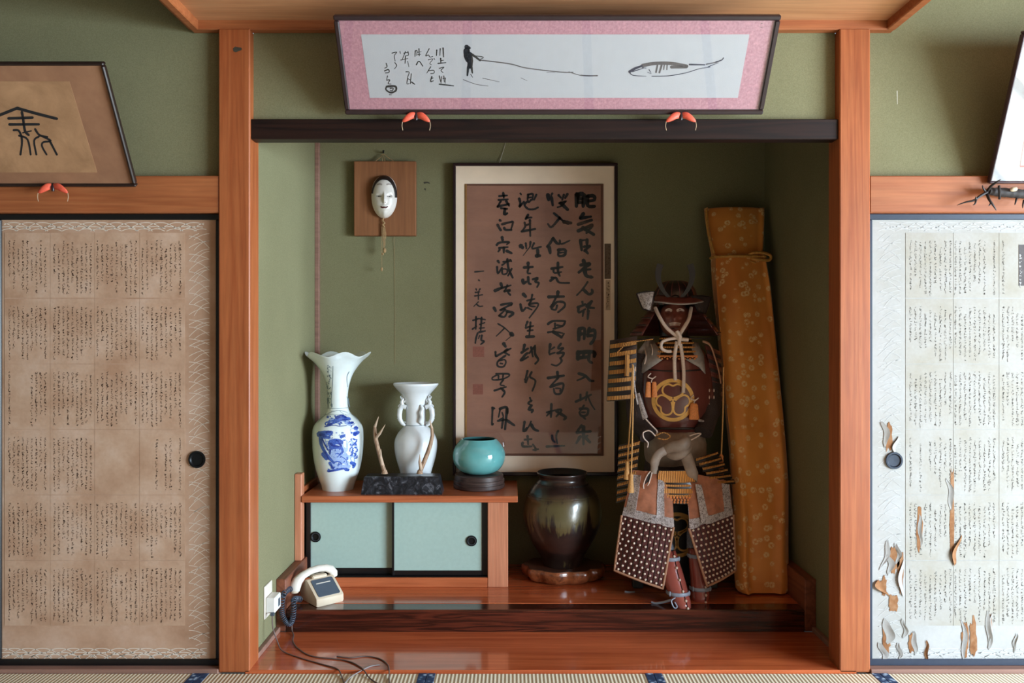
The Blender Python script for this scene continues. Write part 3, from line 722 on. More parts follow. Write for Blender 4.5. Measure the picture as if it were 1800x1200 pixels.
build('inside', MB().lathe(bc.x, bc.y, bi_[1:], 48, capb=False), M['celadon_in'], bw, 60)

# -- big dark jar on a burl slab
JY = .885; jc = P(988, 900, JY); JZ = .178
t = NT('dark drip glaze'); v = t.coord(); sx = t.n('ShaderNodeSeparateXYZ'); t.l(v, sx.inputs[0])
drip = t.noise(t.coord((1, 1, .06)), 34, 3, .6); big = t.noise(v, 5.0, 3)
h = t.n('ShaderNodeMapRange'); t.l(sx.outputs[2], h.inputs[0]); h.inputs[1].default_value = .29; h.inputs[2].default_value = .50; h.inputs[3].default_value = -.36; h.inputs[4].default_value = .10
a1 = t.n('ShaderNodeMath', operation='ADD'); t.l(drip, a1.inputs[0]); t.l(h.outputs[0], a1.inputs[1])
a2 = t.n('ShaderNodeMath', operation='MULTIPLY_ADD'); t.l(big, a2.inputs[0]); a2.inputs[1].default_value = .9; t.l(a1.outputs[0], a2.inputs[2])
gl = t.ramp(a2.outputs[0], [(0.80, (0, 0, 0, 1)), (0.92, (1, 1, 1, 1))])
top = t.ramp(sx.outputs[2], [(0.50, (1, 1, 1, 1)), (0.56, (0, 0, 0, 1))])
gm = t.mix(1.0, gl, top, 'MULTIPLY')
base = t.ramp(t.noise(v, 7, 5), [(0.3, lin((28, 20, 19))), (0.7, lin((56, 41, 37)))])
t.base(t.mix(gm, base, lin((92, 82, 52)))); t.set(0.28, coat=.4, coat_rough=.12); t.bump(t.noise(v, 38, 5), .25, .004); M['jar'] = t.m
M['jar_in'] = plain('jar inside', (16, 12, 11), .6)
jrows = smooth_prof([(997, 33), (988, 35.5), (978, 40), (965, 48.5), (950, 57), (932, 64.5), (912, 68.5), (895, 67), (880, 63.5), (868, 57.5), (859, 50), (853, 44), (848, 41), (844, 41), (840, 43), (837, 44), (835, 43.3)])
jo = prof_px(JY, jrows); dz = JZ - jo[0][0]; jo = [(z + dz, r) for z, r in jo]
def dent(p, th):
    r = Vector((p.x - jc.x, p.y - jc.y, 0)); k = mnoise.noise(Vector((p.x * 6, p.y * 6, p.z * 5))) * .045
    a = math.atan2(r.y, r.x); k -= .05 * math.exp(-((a + .95) / .4) ** 2) * math.exp(-((p.z - .42) / .1) ** 2)
    if r.length > .13: p = p + r * k
    return p
ja = thing('storage_jar', 'big dark brown jar with olive drip glaze beside the cabinet', 'jar', (jc.x, jc.y, JZ))
build('body', MB().lathe(jc.x, jc.y, jo, 72, warp=dent), M['jar'], ja, 60)
e = jo[-1]
build('inside', MB().lathe(jc.x, jc.y, [(e[0], e[1] - .0005), (e[0] - .006, e[1] - .012), (e[0] - .03, e[1] - .02), (e[0] - .06, e[1] + .01), (e[0] - .2, .16), (JZ + .03, .08), (JZ + .025, 0)], 48, capb=False), M['jar_in'], ja, 60)
mb = MB()
for zz in (CAM_Z - (872 - 600) * S(JY) + dz, CAM_Z - (876 - 600) * S(JY) + dz):
    r = r_at(jo, zz) + .0005; mb.tube([dent(Vector((jc.x + r * math.cos(2 * PI * k / 60), jc.y + r * math.sin(2 * PI * k / 60), zz)), 0) for k in range(61)], .0016, 6, False)
build('shoulder_ridge', mb, M['jar'], ja, 60)
t = NT('burl wood'); nz = t.noise(t.coord((1, 1, 1)), 22, 5, .6, 1.2); t.base(t.ramp(nz, [(.3, lin((84, 40, 22))), (.6, lin((146, 82, 48))), (.75, lin((70, 34, 20)))])); t.set(.3, coat=.6, coat_rough=.1); t.bump(nz, .3, .004); M['burl'] = t.m
M['burl_top'] = wood('burl top', (58, 34, 26), (104, 66, 50), 'X', 1.2, .4, .3, contrast=.6)
sx0 = P(990, 1000, .88).x
def slab_r(th):
    a = th; return (.96 + .13 * abs(math.sin(4.5 * a + .35)) ** .7 + .03 * math.sin(3 * a + 1.1) + .018 * math.sin(17 * a))
nn = 90; mb = MB(); mt = MB()
rings = [(.108, .78), (.118, .90), (.135, .96), (.155, .99), (.168, .985), (.1755, .955)]
for z, k in rings:
    for j in range(nn):
        th = 2 * PI * j / nn; r = slab_r(th) * k
        mb.v.append((sx0 + .2 * r * math.cos(th), .885 + .142 * r * math.sin(th), z))
for i in range(len(rings) - 1):
    for j in range(nn): mb.f.append((i * nn + j, i * nn + (j + 1) % nn, (i + 1) * nn + (j + 1) % nn, (i + 1) * nn + j))
mb.f.append(tuple(range(nn))[::-1])
bs = thing('burl_slab', 'lobed polished burl wood slab under the big dark jar', 'stand', (sx0, .885, .107))
build('live_edge', mb, M['burl'], bs, 60)
k0 = (len(rings) - 1) * nn; tv = mb.v[k0:k0 + nn]
build('top_face', MB().add([(x, y, z - .002) for x, y, z in tv] + [(sx0 + (x - sx0) * .985, .885 + (y - .885) * .985, .1775) for x, y, z in tv], [tuple(range(nn, 2 * nn))] + [(j, (j + 1) % nn, nn + (j + 1) % nn, nn + j) for j in range(nn)]), M['burl_top'], bs, 40)

# ================================================================ TELEPHONE, CORDS, OUTLET
M['phone'] = plain('ivory plastic', (206, 188, 164), .4, var=.03)
M['phone_lt'] = plain('pale ivory plastic', (216, 208, 196), .4, var=.03)
M['phone_dk'] = plain('slate plastic face', (74, 84, 96), .35, var=.05)
M['coil'] = plain('slate coiled cord', (62, 70, 84), .4, var=.1)
M['cord'] = plain('brown cord', (98, 78, 72), .5, var=.1)
M['cord_grey'] = plain('grey cord', (130, 122, 120), .5, var=.1)
ph = thing('telephone', 'ivory desk telephone with slate face at the left end of the step', 'telephone', (-.87, .52, .107))
PM = Matrix.Translation((-.880, .440, .1075)) @ Matrix.Rotation(math.radians(41), 4, 'Z')
def body(prof, x0, x1, b=.006):
    n = len(prof); mb = MB()
    xs = [x0, x0 + b, x1 - b, x1]; cz = sum(p[1] for p in prof) / n; cy = sum(p[0] for p in prof) / n
    for i, x in enumerate(xs):
        k = .955 if i in (0, 3) else 1.0
        for (y, z) in prof: mb.v.append(PM @ Vector((x, cy + (y - cy) * k, max(0, cz + (z - cz) * k) if k < 1 else z)))
    for i in range(3):
        for j in range(n): mb.f.append((i * n + j, i * n + (j + 1) % n, (i + 1) * n + (j + 1) % n, (i + 1) * n + j))
    mb.f.append(tuple(range(n))); mb.f.append(tuple(range(3 * n, 4 * n))[::-1]); return mb
build('phone_body', body([(0, .0), (-.004, .008), (-.002, .034), (.004, .040), (.092, .098), (.100, .101), (.120, .098), (.150, .062), (.162, .05), (.165, .0)], 0, .135), M['phone'], ph, 35)
def onface(u, v, h=.0): # u 0..1 across, v 0..1 up the sloping face
    y, z = .004 + .088 * v, .040 + .058 * v; nrm = Vector((0, -.058, .088)).normalized()
    return PM @ (Vector((.006 + .123 * u, y, z)) + nrm * h)
fc = build('dial_face', MB().add([onface(u, v, h) for h in (0, .003) for u, v in ((.06, .06), (.10, .02), (.90, .02), (.94, .06), (.94, .92), (.90, .96), (.10, .96), (.06, .92))], [tuple(range(8, 16))] + [(i, (i + 1) % 8, 8 + (i + 1) % 8, 8 + i) for i in range(8)]), M['phone_dk'], ph)
build('light_bar', MB().add([onface(u, v, h) for h in (.003, .0042) for u, v in ((.2, .70), (.78, .70), (.78, .74), (.2, .74))], [(4, 5, 6, 7), (0, 1, 5, 4), (1, 2, 6, 5), (2, 3, 7, 6), (3, 0, 4, 7)]), M['phone_lt'], fc)
hb = [(-.050, .120, .058, .024), (-.046, .120, .080, .027), (-.034, .120, .100, .024), (-.008, .120, .120, .018), (.03, .120, .133, .0165), (.07, .120, .137, .0165), (.11, .120, .132, .018), (.134, .120, .120, .022), (.146, .120, .102, .025), (.148, .120, .088, .022)]
hs = build('handset', MB().tube([PM @ Vector(p[:3]) for p in hb], [p[3] for p in hb], 14, flat=.85), M['phone_lt'], ph, 60)
build('mouthpiece', MB().tube([PM @ Vector((-.050, .120, .060)), PM @ Vector((-.0505, .120, .050))], [.022, .019], 14), M['phone'], hs, 60)
build('cradle', MB().box(.03, .105, .098, .138, .095, .112, .005, PM), M['phone'], ph)
def spline(pts, sub=10):
    pts = [Vector(p) for p in pts]; out = []
    for i in range(len(pts) - 1):
        p0, p1, p2, p3 = pts[max(i - 1, 0)], pts[i], pts[i + 1], pts[min(i + 2, len(pts) - 1)]
        for s in range(sub):
            t = s / sub; out.append(0.5 * ((2 * p1) + (p2 - p0) * t + (2 * p0 - 5 * p1 + 4 * p2 - p3) * t * t + (3 * p1 - p0 - 3 * p2 + p3) * t ** 3))
    out.append(pts[-1]); return out
path = spline([P(514, 1034, .50), P(505, 1037, .44), P(498, 1046, .395), P(495, 1065, .392), P(496, 1080, .392), P(502, 1092, .392), P(509, 1096, .392), P(514, 1088, .392), P(516, 1072, .392), P(516, 1056, .395), P(520, 1052, .43), P(530, 1053, .50)], 24)
hel = []; m = len(path); turns = 44
for i in range(m * 3):
    t = i / (m * 3 - 1) * (m - 1); k = int(min(t, m - 2)); p = path[k].lerp(path[k + 1], t - k)
    tg = (path[min(k + 1, m - 1)] - path[max(k - 1, 0)]).normalized(); a = Vector((0, 1, 0)).cross(tg).normalized(); b = tg.cross(a)
    ang = 2 * PI * turns * i / (m * 3); rr_ = .0105 * min(1, i / 20, (m * 3 - i) / 20)
    hel.append(p + (a * math.cos(ang) + b * math.sin(ang)) * rr_)
build('coiled_cord', MB().tube(hel, .0026, 5), M['coil'], ph, 80)
z0 = .0125
line = spline([P(530, 1051, .52), P(517, 1062, .405), P(514.5, 1080, .40), P(513, 1105, .398), Vector((-.962, .36, z0)), Vector((-.945, .29, z0)), Vector((-.90, .21, z0)), Vector((-.82, .13, z0)), Vector((-.68, .09, z0)), Vector((-.60, .02, z0)), Vector((-.55, -.06, .004)), Vector((-.50, -.12, .004))], 10)
lc = build('line_cord', MB().tube(line, .0028, 6), M['cord'], ph, 80)
ou = thing('wall_outlet', 'white telephone socket with a plug low on the left alcove wall', 'outlet', (XL, .28, .14))
M['sock'] = plain('ivory socket plate', (216, 206, 192), .45, var=.03); M['sock_w'] = plain('white plug', (226, 222, 216), .4, var=.03)
build('plate', MB().box(XL, XL + .007, .235, .335, .125, .265, .002), M['sock'], ou)
build('adapter', MB().box(XL + .007, XL + .048, .24, .325, .150, .215, .004), M['sock_w'], ou)
build('socket_slot', MB().box(XL + .0475, XL + .0488, .285, .31, .165, .198), M['phone_dk'], ou)
build('plug', MB().box(XL + .03, XL + .046, .2305, .2405, .142, .156, .001), M['phone_dk'], ou)
a = Vector((XL + .038, .234, .147))
lc2 = spline([a, a + Vector((.008, -.02, -.045)), a + Vector((.03, -.03, -.10)), Vector((-.955, .175, .016)), Vector((-.86, .11, z0)), Vector((-.76, .05, z0)), Vector((-.69, .005, z0)), Vector((-.66, -.05, .004)), Vector((-.63, -.13, .004)), Vector((-.60, -.22, .004))], 10)
build('outlet_cord', MB().tube(lc2, .0026, 6), M['cord'], ou, smooth=80)
lc3 = spline([(-.72, .13, z0), (-.66, .115, z0), (-.60, .13, z0), (-.54, .105, z0), (-.50, .05, z0), (-.485, .0, z0), (-.475, -.06, .004), (-.46, -.14, .004)], 10)
tag(build('loose_cord', MB().tube(lc3, .0028, 6), M['cord'], smooth=80), 'brown cord looping over the front edge of the lower board', 'cord')
lc4 = spline([(-.645, -.16, .004), (-.63, -.06, .004), (-.60, -.01, .008), (-.565, .03, z0), (-.53, .045, z0)], 10)
tag(build('loose_cord', MB().tube(lc4, .0026, 6), M['cord_grey'], smooth=80), 'short grey cord curving up from the tatami onto the lower board', 'cord')
# ================================================================ FRAMED CALLIGRAPHY ON THE BACK WALL
t = NT('brown silk'); v = t.coord(); a = t.noise(v, 3.0, 4); b = t.noise(t.coord((60, 60, 400)), 1, 2); c = t.noise(t.coord((1, 1, 9)), 3, 4)
t.base(t.mix(.35, t.mix(.5, t.ramp(a, [(.3, lin((132, 92, 76))), (.7, lin((158, 112, 92)))]), t.ramp(c, [(.3, (.86, .84, .82, 1)), (.7, (1.08, 1.06, 1.06, 1))]), 'MULTIPLY'), t.ramp(b, [(.3, (.85, .85, .85, 1)), (.7, (1.1, 1.1, 1.1, 1))]), 'MULTIPLY')); t.set(.8); M['silk'] = t.m
M['mount'] = plain('cream mount', (240, 216, 192), .8, var=.06, scale=6)
M['frame_dk'] = plain('dark plum lacquer frame', (44, 30, 32), .3, var=.15)
M['gold_line'] = plain('gilt fillet', (176, 128, 74), .35, .6, var=.1)
M['brown_line'] = plain('brown fillet', (96, 58, 42), .6, var=.1)
M['seal'] = plain('faded red seal', (134, 78, 64), .85, var=.15, scale=120)
M['slip_dk'] = plain('dark paper slip', (104, 84, 68), .85, var=.1)
M['slip_lt'] = plain('pale paper slip', (190, 164, 138), .85, var=.1)
def rect_px(mb, x0, x1, y0, y1, Y, Y2, b=0.0):
    a, c = P(x0, y0, Y), P(x1, y1, Y); return mb.box(a.x, c.x, Y, Y2, c.z, a.z, b)
FY = 1.092
cf = thing('calligraphy_frame', 'tall framed calligraphy with five columns of brushed characters on brown silk', 'framed picture', P(941, 832, 1.11))
for (x0, x1, y0, y1) in ((796, 1086, 286, 291), (796, 1086, 830, 836), (796, 801, 291, 830), (1080.5, 1086, 291, 830)):
    build('frame_bar', rect_px(MB(), x0, x1, y0, y1, FY - .014, YB - .004, .003), M['frame_dk'], cf)
build('mount', rect_px(MB(), 800, 1082, 290, 832, FY, FY + .012), M['mount'], cf)
sk = build('silk_panel', rect_px(MB(), 819, 1059, 325, 799, FY - .0015, FY - .0001), M['silk'], cf)
for nm, x0, x1, y0, y1 in (('gold_line', 817.5, 820.5, 323, 801), ('brown_line', 1057, 1061, 323, 801), ('brown_line', 820.5, 1057, 323, 326), ('brown_line', 820.5, 1057, 797, 801)):
    build('fillet', rect_px(MB(), x0, x1, y0, y1, FY - .006, FY - .0003, .001), M[nm], cf)
fk = on_plane((0, FY - .0022, 1), (0, -1, 0))
A_ = dict(ws=1.55, ox=960, oy=320, sc=4.8); B_ = dict(ws=1.55, ox=960, oy=560, sc=4.8); C_ = dict(ws=1.55, ox=820, oy=320, sc=4.8); D_ = dict(ws=1.55, ox=820, oy=560, sc=4.8)
CH = [
 (A_, '15 108,22 150 (26)/45 128,56 195 (18)/52 95,42 115 (12)/105 110,125 132 (14)/150 105,135 150 (14)/180 100,160 135 (16)/110 178,170 160 (13)/165 162,130 200,95 212 (12)/125 178,182 232 (22)'),
 (A_, '65 262,110 298,160 342,190 352 (14)/150 335,210 345 (22)/115 300,75 350,40 380,15 352 (15)'),
 (A_, '60 470,30 520,8 545 (17)/25 545,35 600 (22)/60 478,95 518,120 515 (18)/115 490,128 522,200 492 (12)/100 572,160 570,155 615,105 620,105 578 (17)/108 596,150 592 (12)'),
 (A_, '100 680,100 750,116 792 (16)/45 730,140 715 (17)/62 735,70 765,130 758 (12)/35 832,80 806,110 846,195 850 (15)/45 805,75 806 (13)'),
 (A_, '100 925,95 962 (20)/20 968,150 965 (19)/80 980,50 1035,35 1052 (13)/45 1062,90 1012,150 1015,155 1050,100 1098 (15)/92 1040,80 1076,45 1070 (13)'),
 (A_, '262 105,255 205 (28)/262 108,318 108,312 205 (28)/270 140,310 140 (22)/270 172,310 172 (20)/350 120,400 116,406 150,352 160 (22)/350 118,352 200,410 204 (23)'),
 (A_, '315 265,285 305 (22)/290 305,380 290 (19)/270 357,385 320 (21)/270 412,390 360 (21)/390 365,340 430 (17)/310 385,402 442 (23)'),
 (A_, '290 490,300 575 (20)/345 485,345 530 (20)/300 492,350 486 (12)/320 545,370 535 (15)/370 540,320 580 (15)/330 575,352 602 (20)'),
 (A_, '315 660,325 692 (24)/290 700,365 682 (19)/365 690,275 762 (21)/310 740,375 735 (17)/325 745,340 790,390 802 (23)'),
 (A_, '350 842,310 900,258 955 (12)/315 905,360 945,390 930,385 905 (19)'),
 (A_, '305 1010,310 1032 (14)/268 1056,332 1030 (17)/275 1056,275 1100,332 1070 (15)/385 1005,340 1050,405 1062 (17)/380 1012,350 1075 (13)/315 1090,308 1132 (14)/356 1085,350 1155 (17)'),
 (B_, '15 45,60 20,160 20 (14)/160 22,140 60,60 86 (13)/75 40,75 86 (13)/92 55,136 60 (12)/15 115,70 110,140 122 (12)/60 110,130 157 (20)/132 155,152 125 (11)'),
 (B_, '35 215,25 290 (16)/30 300,75 286 (12)/70 240,40 260 (10)/125 210,100 250,145 245 (13)/145 250,100 290 (11)/95 290,150 290,125 330 (15)/120 330,130 360,90 395,45 385 (13)'),
 (B_, '95 450,100 500 (16)/15 500,150 480 (17)/100 500,35 570 (13)/35 575,130 545,146 570,120 630,75 630,65 590 (15)/80 586,120 590,115 612 (10)'),
 (B_, '45 720,40 830 (16)/5 790,80 770 (13)/30 790,5 820 (12)/90 770,132 770,85 825 (13)/85 780,165 830,150 850 (17)'),
 (B_, '50 985,55 1020,75 1042 (14)/102 945,85 985,95 1050 (13)/5 1078,155 1072 (14)'),
 (B_, '280 85,275 180 (25)/285 85,325 85,320 170 (20)/280 130,320 125 (22)/365 80,350 140 (23)/360 105,410 100,405 170,375 212 (22)/350 146,395 140 (20)'),
 (B_, '270 280,268 340 (28)/275 285,400 280,405 320 (25)/320 285,310 330 (19)/275 330,350 322 (23)/365 290,360 350,386 372 (20)'),
 (B_, '275 462,330 480,370 520,400 525 (17)/335 485,300 505,262 520 (12)'),
 (B_, '290 640,290 690 (14)/345 620,335 690 (13)/250 700,380 640 (17)/350 650,380 720,410 765 (10)/320 730,280 790 (12)/285 760,350 760,345 810,300 820,280 790 (15)/300 790,330 790 (12)/310 820,330 846 (15)'),
 (B_, '300 900,265 945 (17)/260 960,375 950 (19)/315 910,315 1060 (20)/290 990,255 1050 (17)/275 1000,350 986 (13)/330 1000,370 1042 (19)'),
 (C_, '310 92,315 130 (14)/275 118,345 112 (13)/270 150,350 145 (13)/290 160,260 210 (12)/265 205,360 185 (15)/335 160,360 200 (15)/290 220,345 225 (13)/325 225,320 272,345 262 (17)'),
 (C_, '280 320,290 328 (16)/262 360,285 400,292 405 (17)/300 355,385 335,390 350,375 400 (14)/318 385,330 402,380 402 (17)'),
 (C_, '300 465,305 492 (19)/255 530,280 510,360 505 (15)/360 508,340 526 (12)/275 556,350 548 (13)/315 550,315 596 (15)/280 570,268 586 (13)/340 580,382 600 (17)'),
 (C_, '265 665,275 680 (16)/258 715,265 770,300 720 (13)/300 700,330 680 (12)/300 732,305 775,340 770,340 736,300 732 (11)/345 650,355 730,390 806 (15)/310 672,375 665 (11)/382 730,350 790 (12)/368 655,378 668 (14)'),
 (C_, '290 855,300 885 (17)/240 916,300 890 (19)/290 896,375 870 (13)/345 870,320 925 (13)/320 920,370 910,350 926,370 952 (15)'),
 (C_, '232 1060,246 1086 (21)/290 1035,380 1020,376 1040 (13)/380 1030,280 1080 (12)/290 1080,330 1070,275 1126 (13)/275 1126,320 1136,345 1092 (13)/340 1090,396 1105,360 1136 (17)'),
 (C_, '455 95,462 106 (12)/445 140,455 180,445 210,485 165 (15)/520 105,515 150 (13)/525 105,560 100,555 150 (13)/520 130,550 128 (10)/590 105,570 150 (13)/545 150,525 172 (12)/520 160,490 190,520 226,570 228,605 212 (14)'),
 (C_, '520 275,500 310 (17)/510 300,550 298 (14)/490 340,495 375,470 410 (13)/500 365,540 350 (12)/465 416,580 395 (15)/535 320,538 455 (14)'),
 (C_, '458 538,474 552 (26)/500 515,505 560 (13)/540 505,535 545 (13)/535 545,478 620 (6)/570 515,555 560,630 545 (13)/600 570,604 620 (20)/590 622,620 620 (22)'),
 (C_, '520 682,520 702 (21)/485 720,560 715 (17)/525 720,515 765,540 770 (13)/475 825,480 855,505 840 (18)/520 800,525 850,545 860 (16)/560 820,600 810,580 840,610 850,595 886 (15)'),
 (C_, '480 945,500 966 (21)/455 1030,470 1086,500 1060 (16)/555 950,545 1000 (13)/510 1000,575 985 (12)/545 1000,530 1040,580 1050 (13)/525 1030,595 1020,600 1050,530 1145 (12)/515 1060,550 1076 (11)'),
 (C_, '70 757,145 750 (9)'),
 (C_, '102 825,110 832 (10)'),
 (C_, '80 900,85 912 (9)/115 900,105 915 (9)/75 930,112 925 (9)/70 960,135 950 (9)/100 925,100 990 (9)'),
 (C_, '100 1010,60 1050 (7)/85 1030,110 1048,138 1045 (9)'),
 (C_, '55 1166,105 1150 (11)/80 1135,78 1240 (12)/50 1240,85 1215 (10)/115 1152,160 1160 (10)/128 1140,120 1250 (11)/112 1200,155 1185 (9)/110 1232,152 1228 (9)/108 1265,158 1255 (12)'),
 (D_, '95 120,80 165,75 205 (12)/112 140,100 168 (8)/130 140,125 180,150 190,120 216 (12)'),
 (D_, '265 42,320 76,380 132 (9)/378 128,390 138 (26)/320 80,285 115,250 148 (8)/385 140,330 186 (5)'),
 (D_, '315 212,330 236 (22)/245 280,245 315 (12)/250 316,375 250 (13)/345 260,320 280,360 306 (15)/330 310,265 360,265 400,310 405,332 370,320 345,275 356 (12)/285 376,306 380 (11)'),
 (D_, '250 465,350 465,356 485,300 510,225 516,220 495,260 474 (11)/270 480,270 512 (11)/310 470,305 506 (11)/310 516,285 555,320 566 (11)/235 606,335 575 (11)/290 585,322 620,300 660 (14)'),
 (D_, '218 752,236 757 (16)/220 762,215 890,226 884 (12)/280 760,340 746,345 800 (16)/285 762,270 830 (11)/300 790,310 830,275 852 (9)/342 760,325 932 (17)/265 862,345 850 (12)/345 860,405 900 (18)/310 842,298 922 (14)'),
 (D_, '515 25,500 62 (14)/500 76,565 60 (13)/540 30,530 142 (13)/515 102,560 96 (12)/505 152,570 150 (18)'),
 (D_, '490 220,480 265 (17)/465 286,520 250 (15)/460 350,500 300,520 290 (16)/470 350,520 322 (13)/530 290,580 225 (12)/545 240,560 320 (13)/575 235,580 300,606 345,580 380 (15)'),
 (D_, '515 440,500 500 (13)/495 510,500 540,520 490 (12)/550 450,535 490,582 525,555 610 (13)'),
 (D_, '535 665,545 700 (12)/550 690,520 712,550 730 (13)/550 730,525 766,560 770,550 790 (16)'),
 (D_, '490 870,480 950,510 920 (15)/545 865,530 900,500 950 (10)/545 890,570 930,606 946 (18)'),
 (D_, '515 990,520 1060 (15)/490 1020,550 1015 (13)/475 1045,475 1076,550 1076 (15)/560 1060,590 1106,560 1106 (12)/575 1105,606 1100 (13)'),
]
for kw, s in CH: flat_ink('brushed_character', MB().strokes(s, 14, fk, jit=.13, taper=.28, **kw), M['ink'], sk)
for (x0, x1, y0, y1) in ((831, 851, 609, 627), (831, 849, 675, 693)): build('red_seal', rect_px(MB(), x0, x1, y0, y1, FY - .0021, FY - .0014), M['seal'], sk)
for nm, x0, x1, y0, y1, mt, wl in (('title_slip', 1062.5, 1074, 428, 490, 'slip_dk', 2), ('title_slip', 1064.5, 1073, 492, 545, 'slip_lt', 2)):
    sl = build(nm, rect_px(MB(), x0, x1, y0, y1, FY - .001, FY - .0001), M[mt], cf)
    mb = MB(); tiny_writing(mb, on_plane((0, FY - .0014, 1), (0, -1, 0)), x0 + 3.5, x1 - 2.5, y0 + 3, y1 - 4, wl, random.Random(3), .9); stuff(flat_ink('slip_writing', mb, M['ink_brown'], sl))
build('glass', rect_px(MB(), 819, 1059, 325, 799, FY - .0035, FY - .0025), M['glass'], cf)
build('hanging_wire', MB().tube([P(878, 286, 1.115), P(884, 268, 1.122), P(889, 250, 1.124)], .0012, 5), M['wave_pale'], cf)

# ================================================================ MASK ON ITS BOARD
M['plaque'] = wood('plain mask board', (124, 76, 46), (152, 100, 64), 'Z', .8, .65, contrast=.5)
M['plaque_edge'] = wood('mask board edge', (126, 84, 56), (160, 116, 78), 'Z', .8, .65, contrast=.5)
mp_ = thing('mask_board', 'square brown wooden board hung on the wall behind the white mask', 'board', P(676, 414, 1.10))
build('board', rect_px(MB(), 622, 731, 283, 414, 1.082, 1.118, .003), M['plaque'], mp_)
build('back_batten', rect_px(MB(), 628, 725, 292, 300, 1.118, YB - .001), M['plaque_edge'], mp_)
build('back_batten', rect_px(MB(), 628, 725, 398, 406, 1.118, YB - .001), M['plaque_edge'], mp_)
M['straw'] = plain('straw coloured cord', (164, 132, 92), .8, var=.2, scale=200)
M['iron'] = plain('black iron', (20, 18, 18), .5, .5)
build('hanging_cord', MB().tube(spline([P(660, 283, 1.10), P(668, 277, 1.105), P(674, 271, 1.108), P(682, 277, 1.105), P(692, 283, 1.10)]), .0022, 6).tube([P(672, 284, 1.09), P(674, 272, 1.10), P(677, 284, 1.09)], .002, 6), M['straw'], mp_, 70)
nl = build('wall_hook', MB().tube([P(674, 268, YB), P(674, 268, 1.10), P(674, 264, 1.096)], [.004, .004, .005], 8), M['iron'], smooth=60); tag(nl, 'black iron hook in the wall above the mask board', 'hook')
M['mask'] = plain('ivory mask paint', (226, 218, 210), .3, var=.03, coat=.15)
M['mask_hair'] = plain('black mask hair', (30, 24, 24), .45, var=.15)
M['mask_lip'] = plain('dark red lips', (84, 34, 30), .5); M['mask_dark'] = plain('dark mask opening', (22, 16, 16), .7); M['mask_brow'] = plain('smudged brow', (168, 156, 148), .7)
MY = 1.08; mcx, mcy = 675.5, 346.0
def face(u, v, lift=0.0):
    """u -1..1 across, v -1 chin .. 1 crown"""
    wid = 22.6 * math.sqrt(max(0.0, 1 - abs(v) ** 2.6)) * (1 - .16 * max(0, -v) ** 1.5)
    dpt = .062 * (max(0.0, 1 - u * u * .92) ** .55) * (max(0.0, 1 - abs(v) ** 3.2) ** .5)
    g = lambda x, s: math.exp(-(x / s) ** 2)
    dpt += .015 * g(u, .13) * g(v + .12, .17) + .007 * g(u, .08) * g(v - .06, .16)
    dpt += .006 * g(u, .35) * g(v + .42, .07) + .005 * g(u, .30) * g(v + .54, .06) - .005 * g(u, .3) * g(v + .475, .03) + .006 * g(u, .3) * g(v + .76, .14)
    dpt -= .006 * (g(u - .42, .18) + g(u + .42, .18)) * g(v - .04, .09)
    dpt += .003 * (g(u - .42, .2) + g(u + .42, .2)) * g(v + .04, .05)
    turn = .05 * u
    return P(mcx + u * wid, mcy - v * 38.0, MY - .004 - dpt - lift) + Vector((0, .012 * u, 0)) * 0
nm = thing('theatre_mask', 'white carved theatre mask of a faintly smiling woman with black hair', 'mask', P(675, 384, 1.08))
build('mask_face', MB().grid(lambda i, j: face(2 * i - 1, 2 * j - 1), 44, 56), M['mask'], nm, 80, recalc=False)
# edge returns to the board so that the shell has depth
rim = [face(math.cos(2 * PI * k / 80) * .999, 0) for k in range(0)]
def hair(i, j):      # j along the hairline arc, i from the forehead outwards
    a = math.radians(-8 + 196 * j); rr_ = .80 + .225 * i - .06 * math.sin(a) * (1 - i) - .0 * i
    u = math.cos(a) * rr_; v = -.05 + math.sin(a) * (1.0 if i > .5 else 1.0) * (rr_ + .04 * i)
    v = min(v, .999); q = face(max(-1, min(1, u / math.sqrt(max(.04, 1 - min(.98, abs(v)) ** 2.6)) * .95)), v, .0035 + .004 * math.sin(PI * i)); return q
def hair2(i, j):
    a = math.radians(-4 + 176 * j); ca, sa = math.cos(a), math.sin(a)
    k = .80 + .215 * i + (.03 if ca > 0 else .10) * (1 - i) * abs(ca); v = .03 + sa * k * .96
    v = max(-.2, min(v, .997)); wid = math.sqrt(max(.0, 1 - abs(v) ** 2.6)); u = ca * k / max(wid, .05)
    return face(max(-1, min(1, u)), v, .0035 + .004 * math.sin(PI * i))
build('mask_hair', MB().grid(hair2, 6, 48), M['mask_hair'], nm, 80, recalc=False, solid=.002)
def fm(lift): return lambda px, py: face(px, py, lift)
build('mouth', MB().stroke([(-.30, -.46), (-.15, -.485), (0, -.475), (.15, -.485), (.30, -.45)], .085, fm(.0012), taper=.3), M['mask_lip'], nm, recalc=False)
build('mouth_opening', MB().stroke([(-.20, -.475), (0, -.485), (.22, -.47)], .035, fm(.002)), M['mask_dark'], nm, recalc=False)
for s in (-1, 1):
    build('eye', MB().stroke([(s * .22, .03), (s * .42, .035), (s * .62, .05)], .03, fm(.0012), taper=.2), M['mask_dark'], nm, recalc=False)
    build('eye', MB().stroke([(s * .40, .03), (s * .45, .032)], .055, fm(.0014), taper=0), M['mask_dark'], nm, recalc=False)
    build('painted_brow', MB().stroke([(s * .22, .575), (s * .42, .60), (s * .62, .57)], .08, fm(.001), taper=.2), M['mask_brow'], nm, recalc=False)
    build('nostril', MB().stroke([(s * .07, -.265), (s * .10, -.255)], .03, fm(.001)), M['mask_dark'], nm, recalc=False)
ts = build('tassel', MB().tube(spline([P(674, 382, 1.07), P(673, 388, 1.068), P(676, 392, 1.066), P(673, 395, 1.066), P(676, 399, 1.068)]), .004, 7), M['straw'], nm, 70)
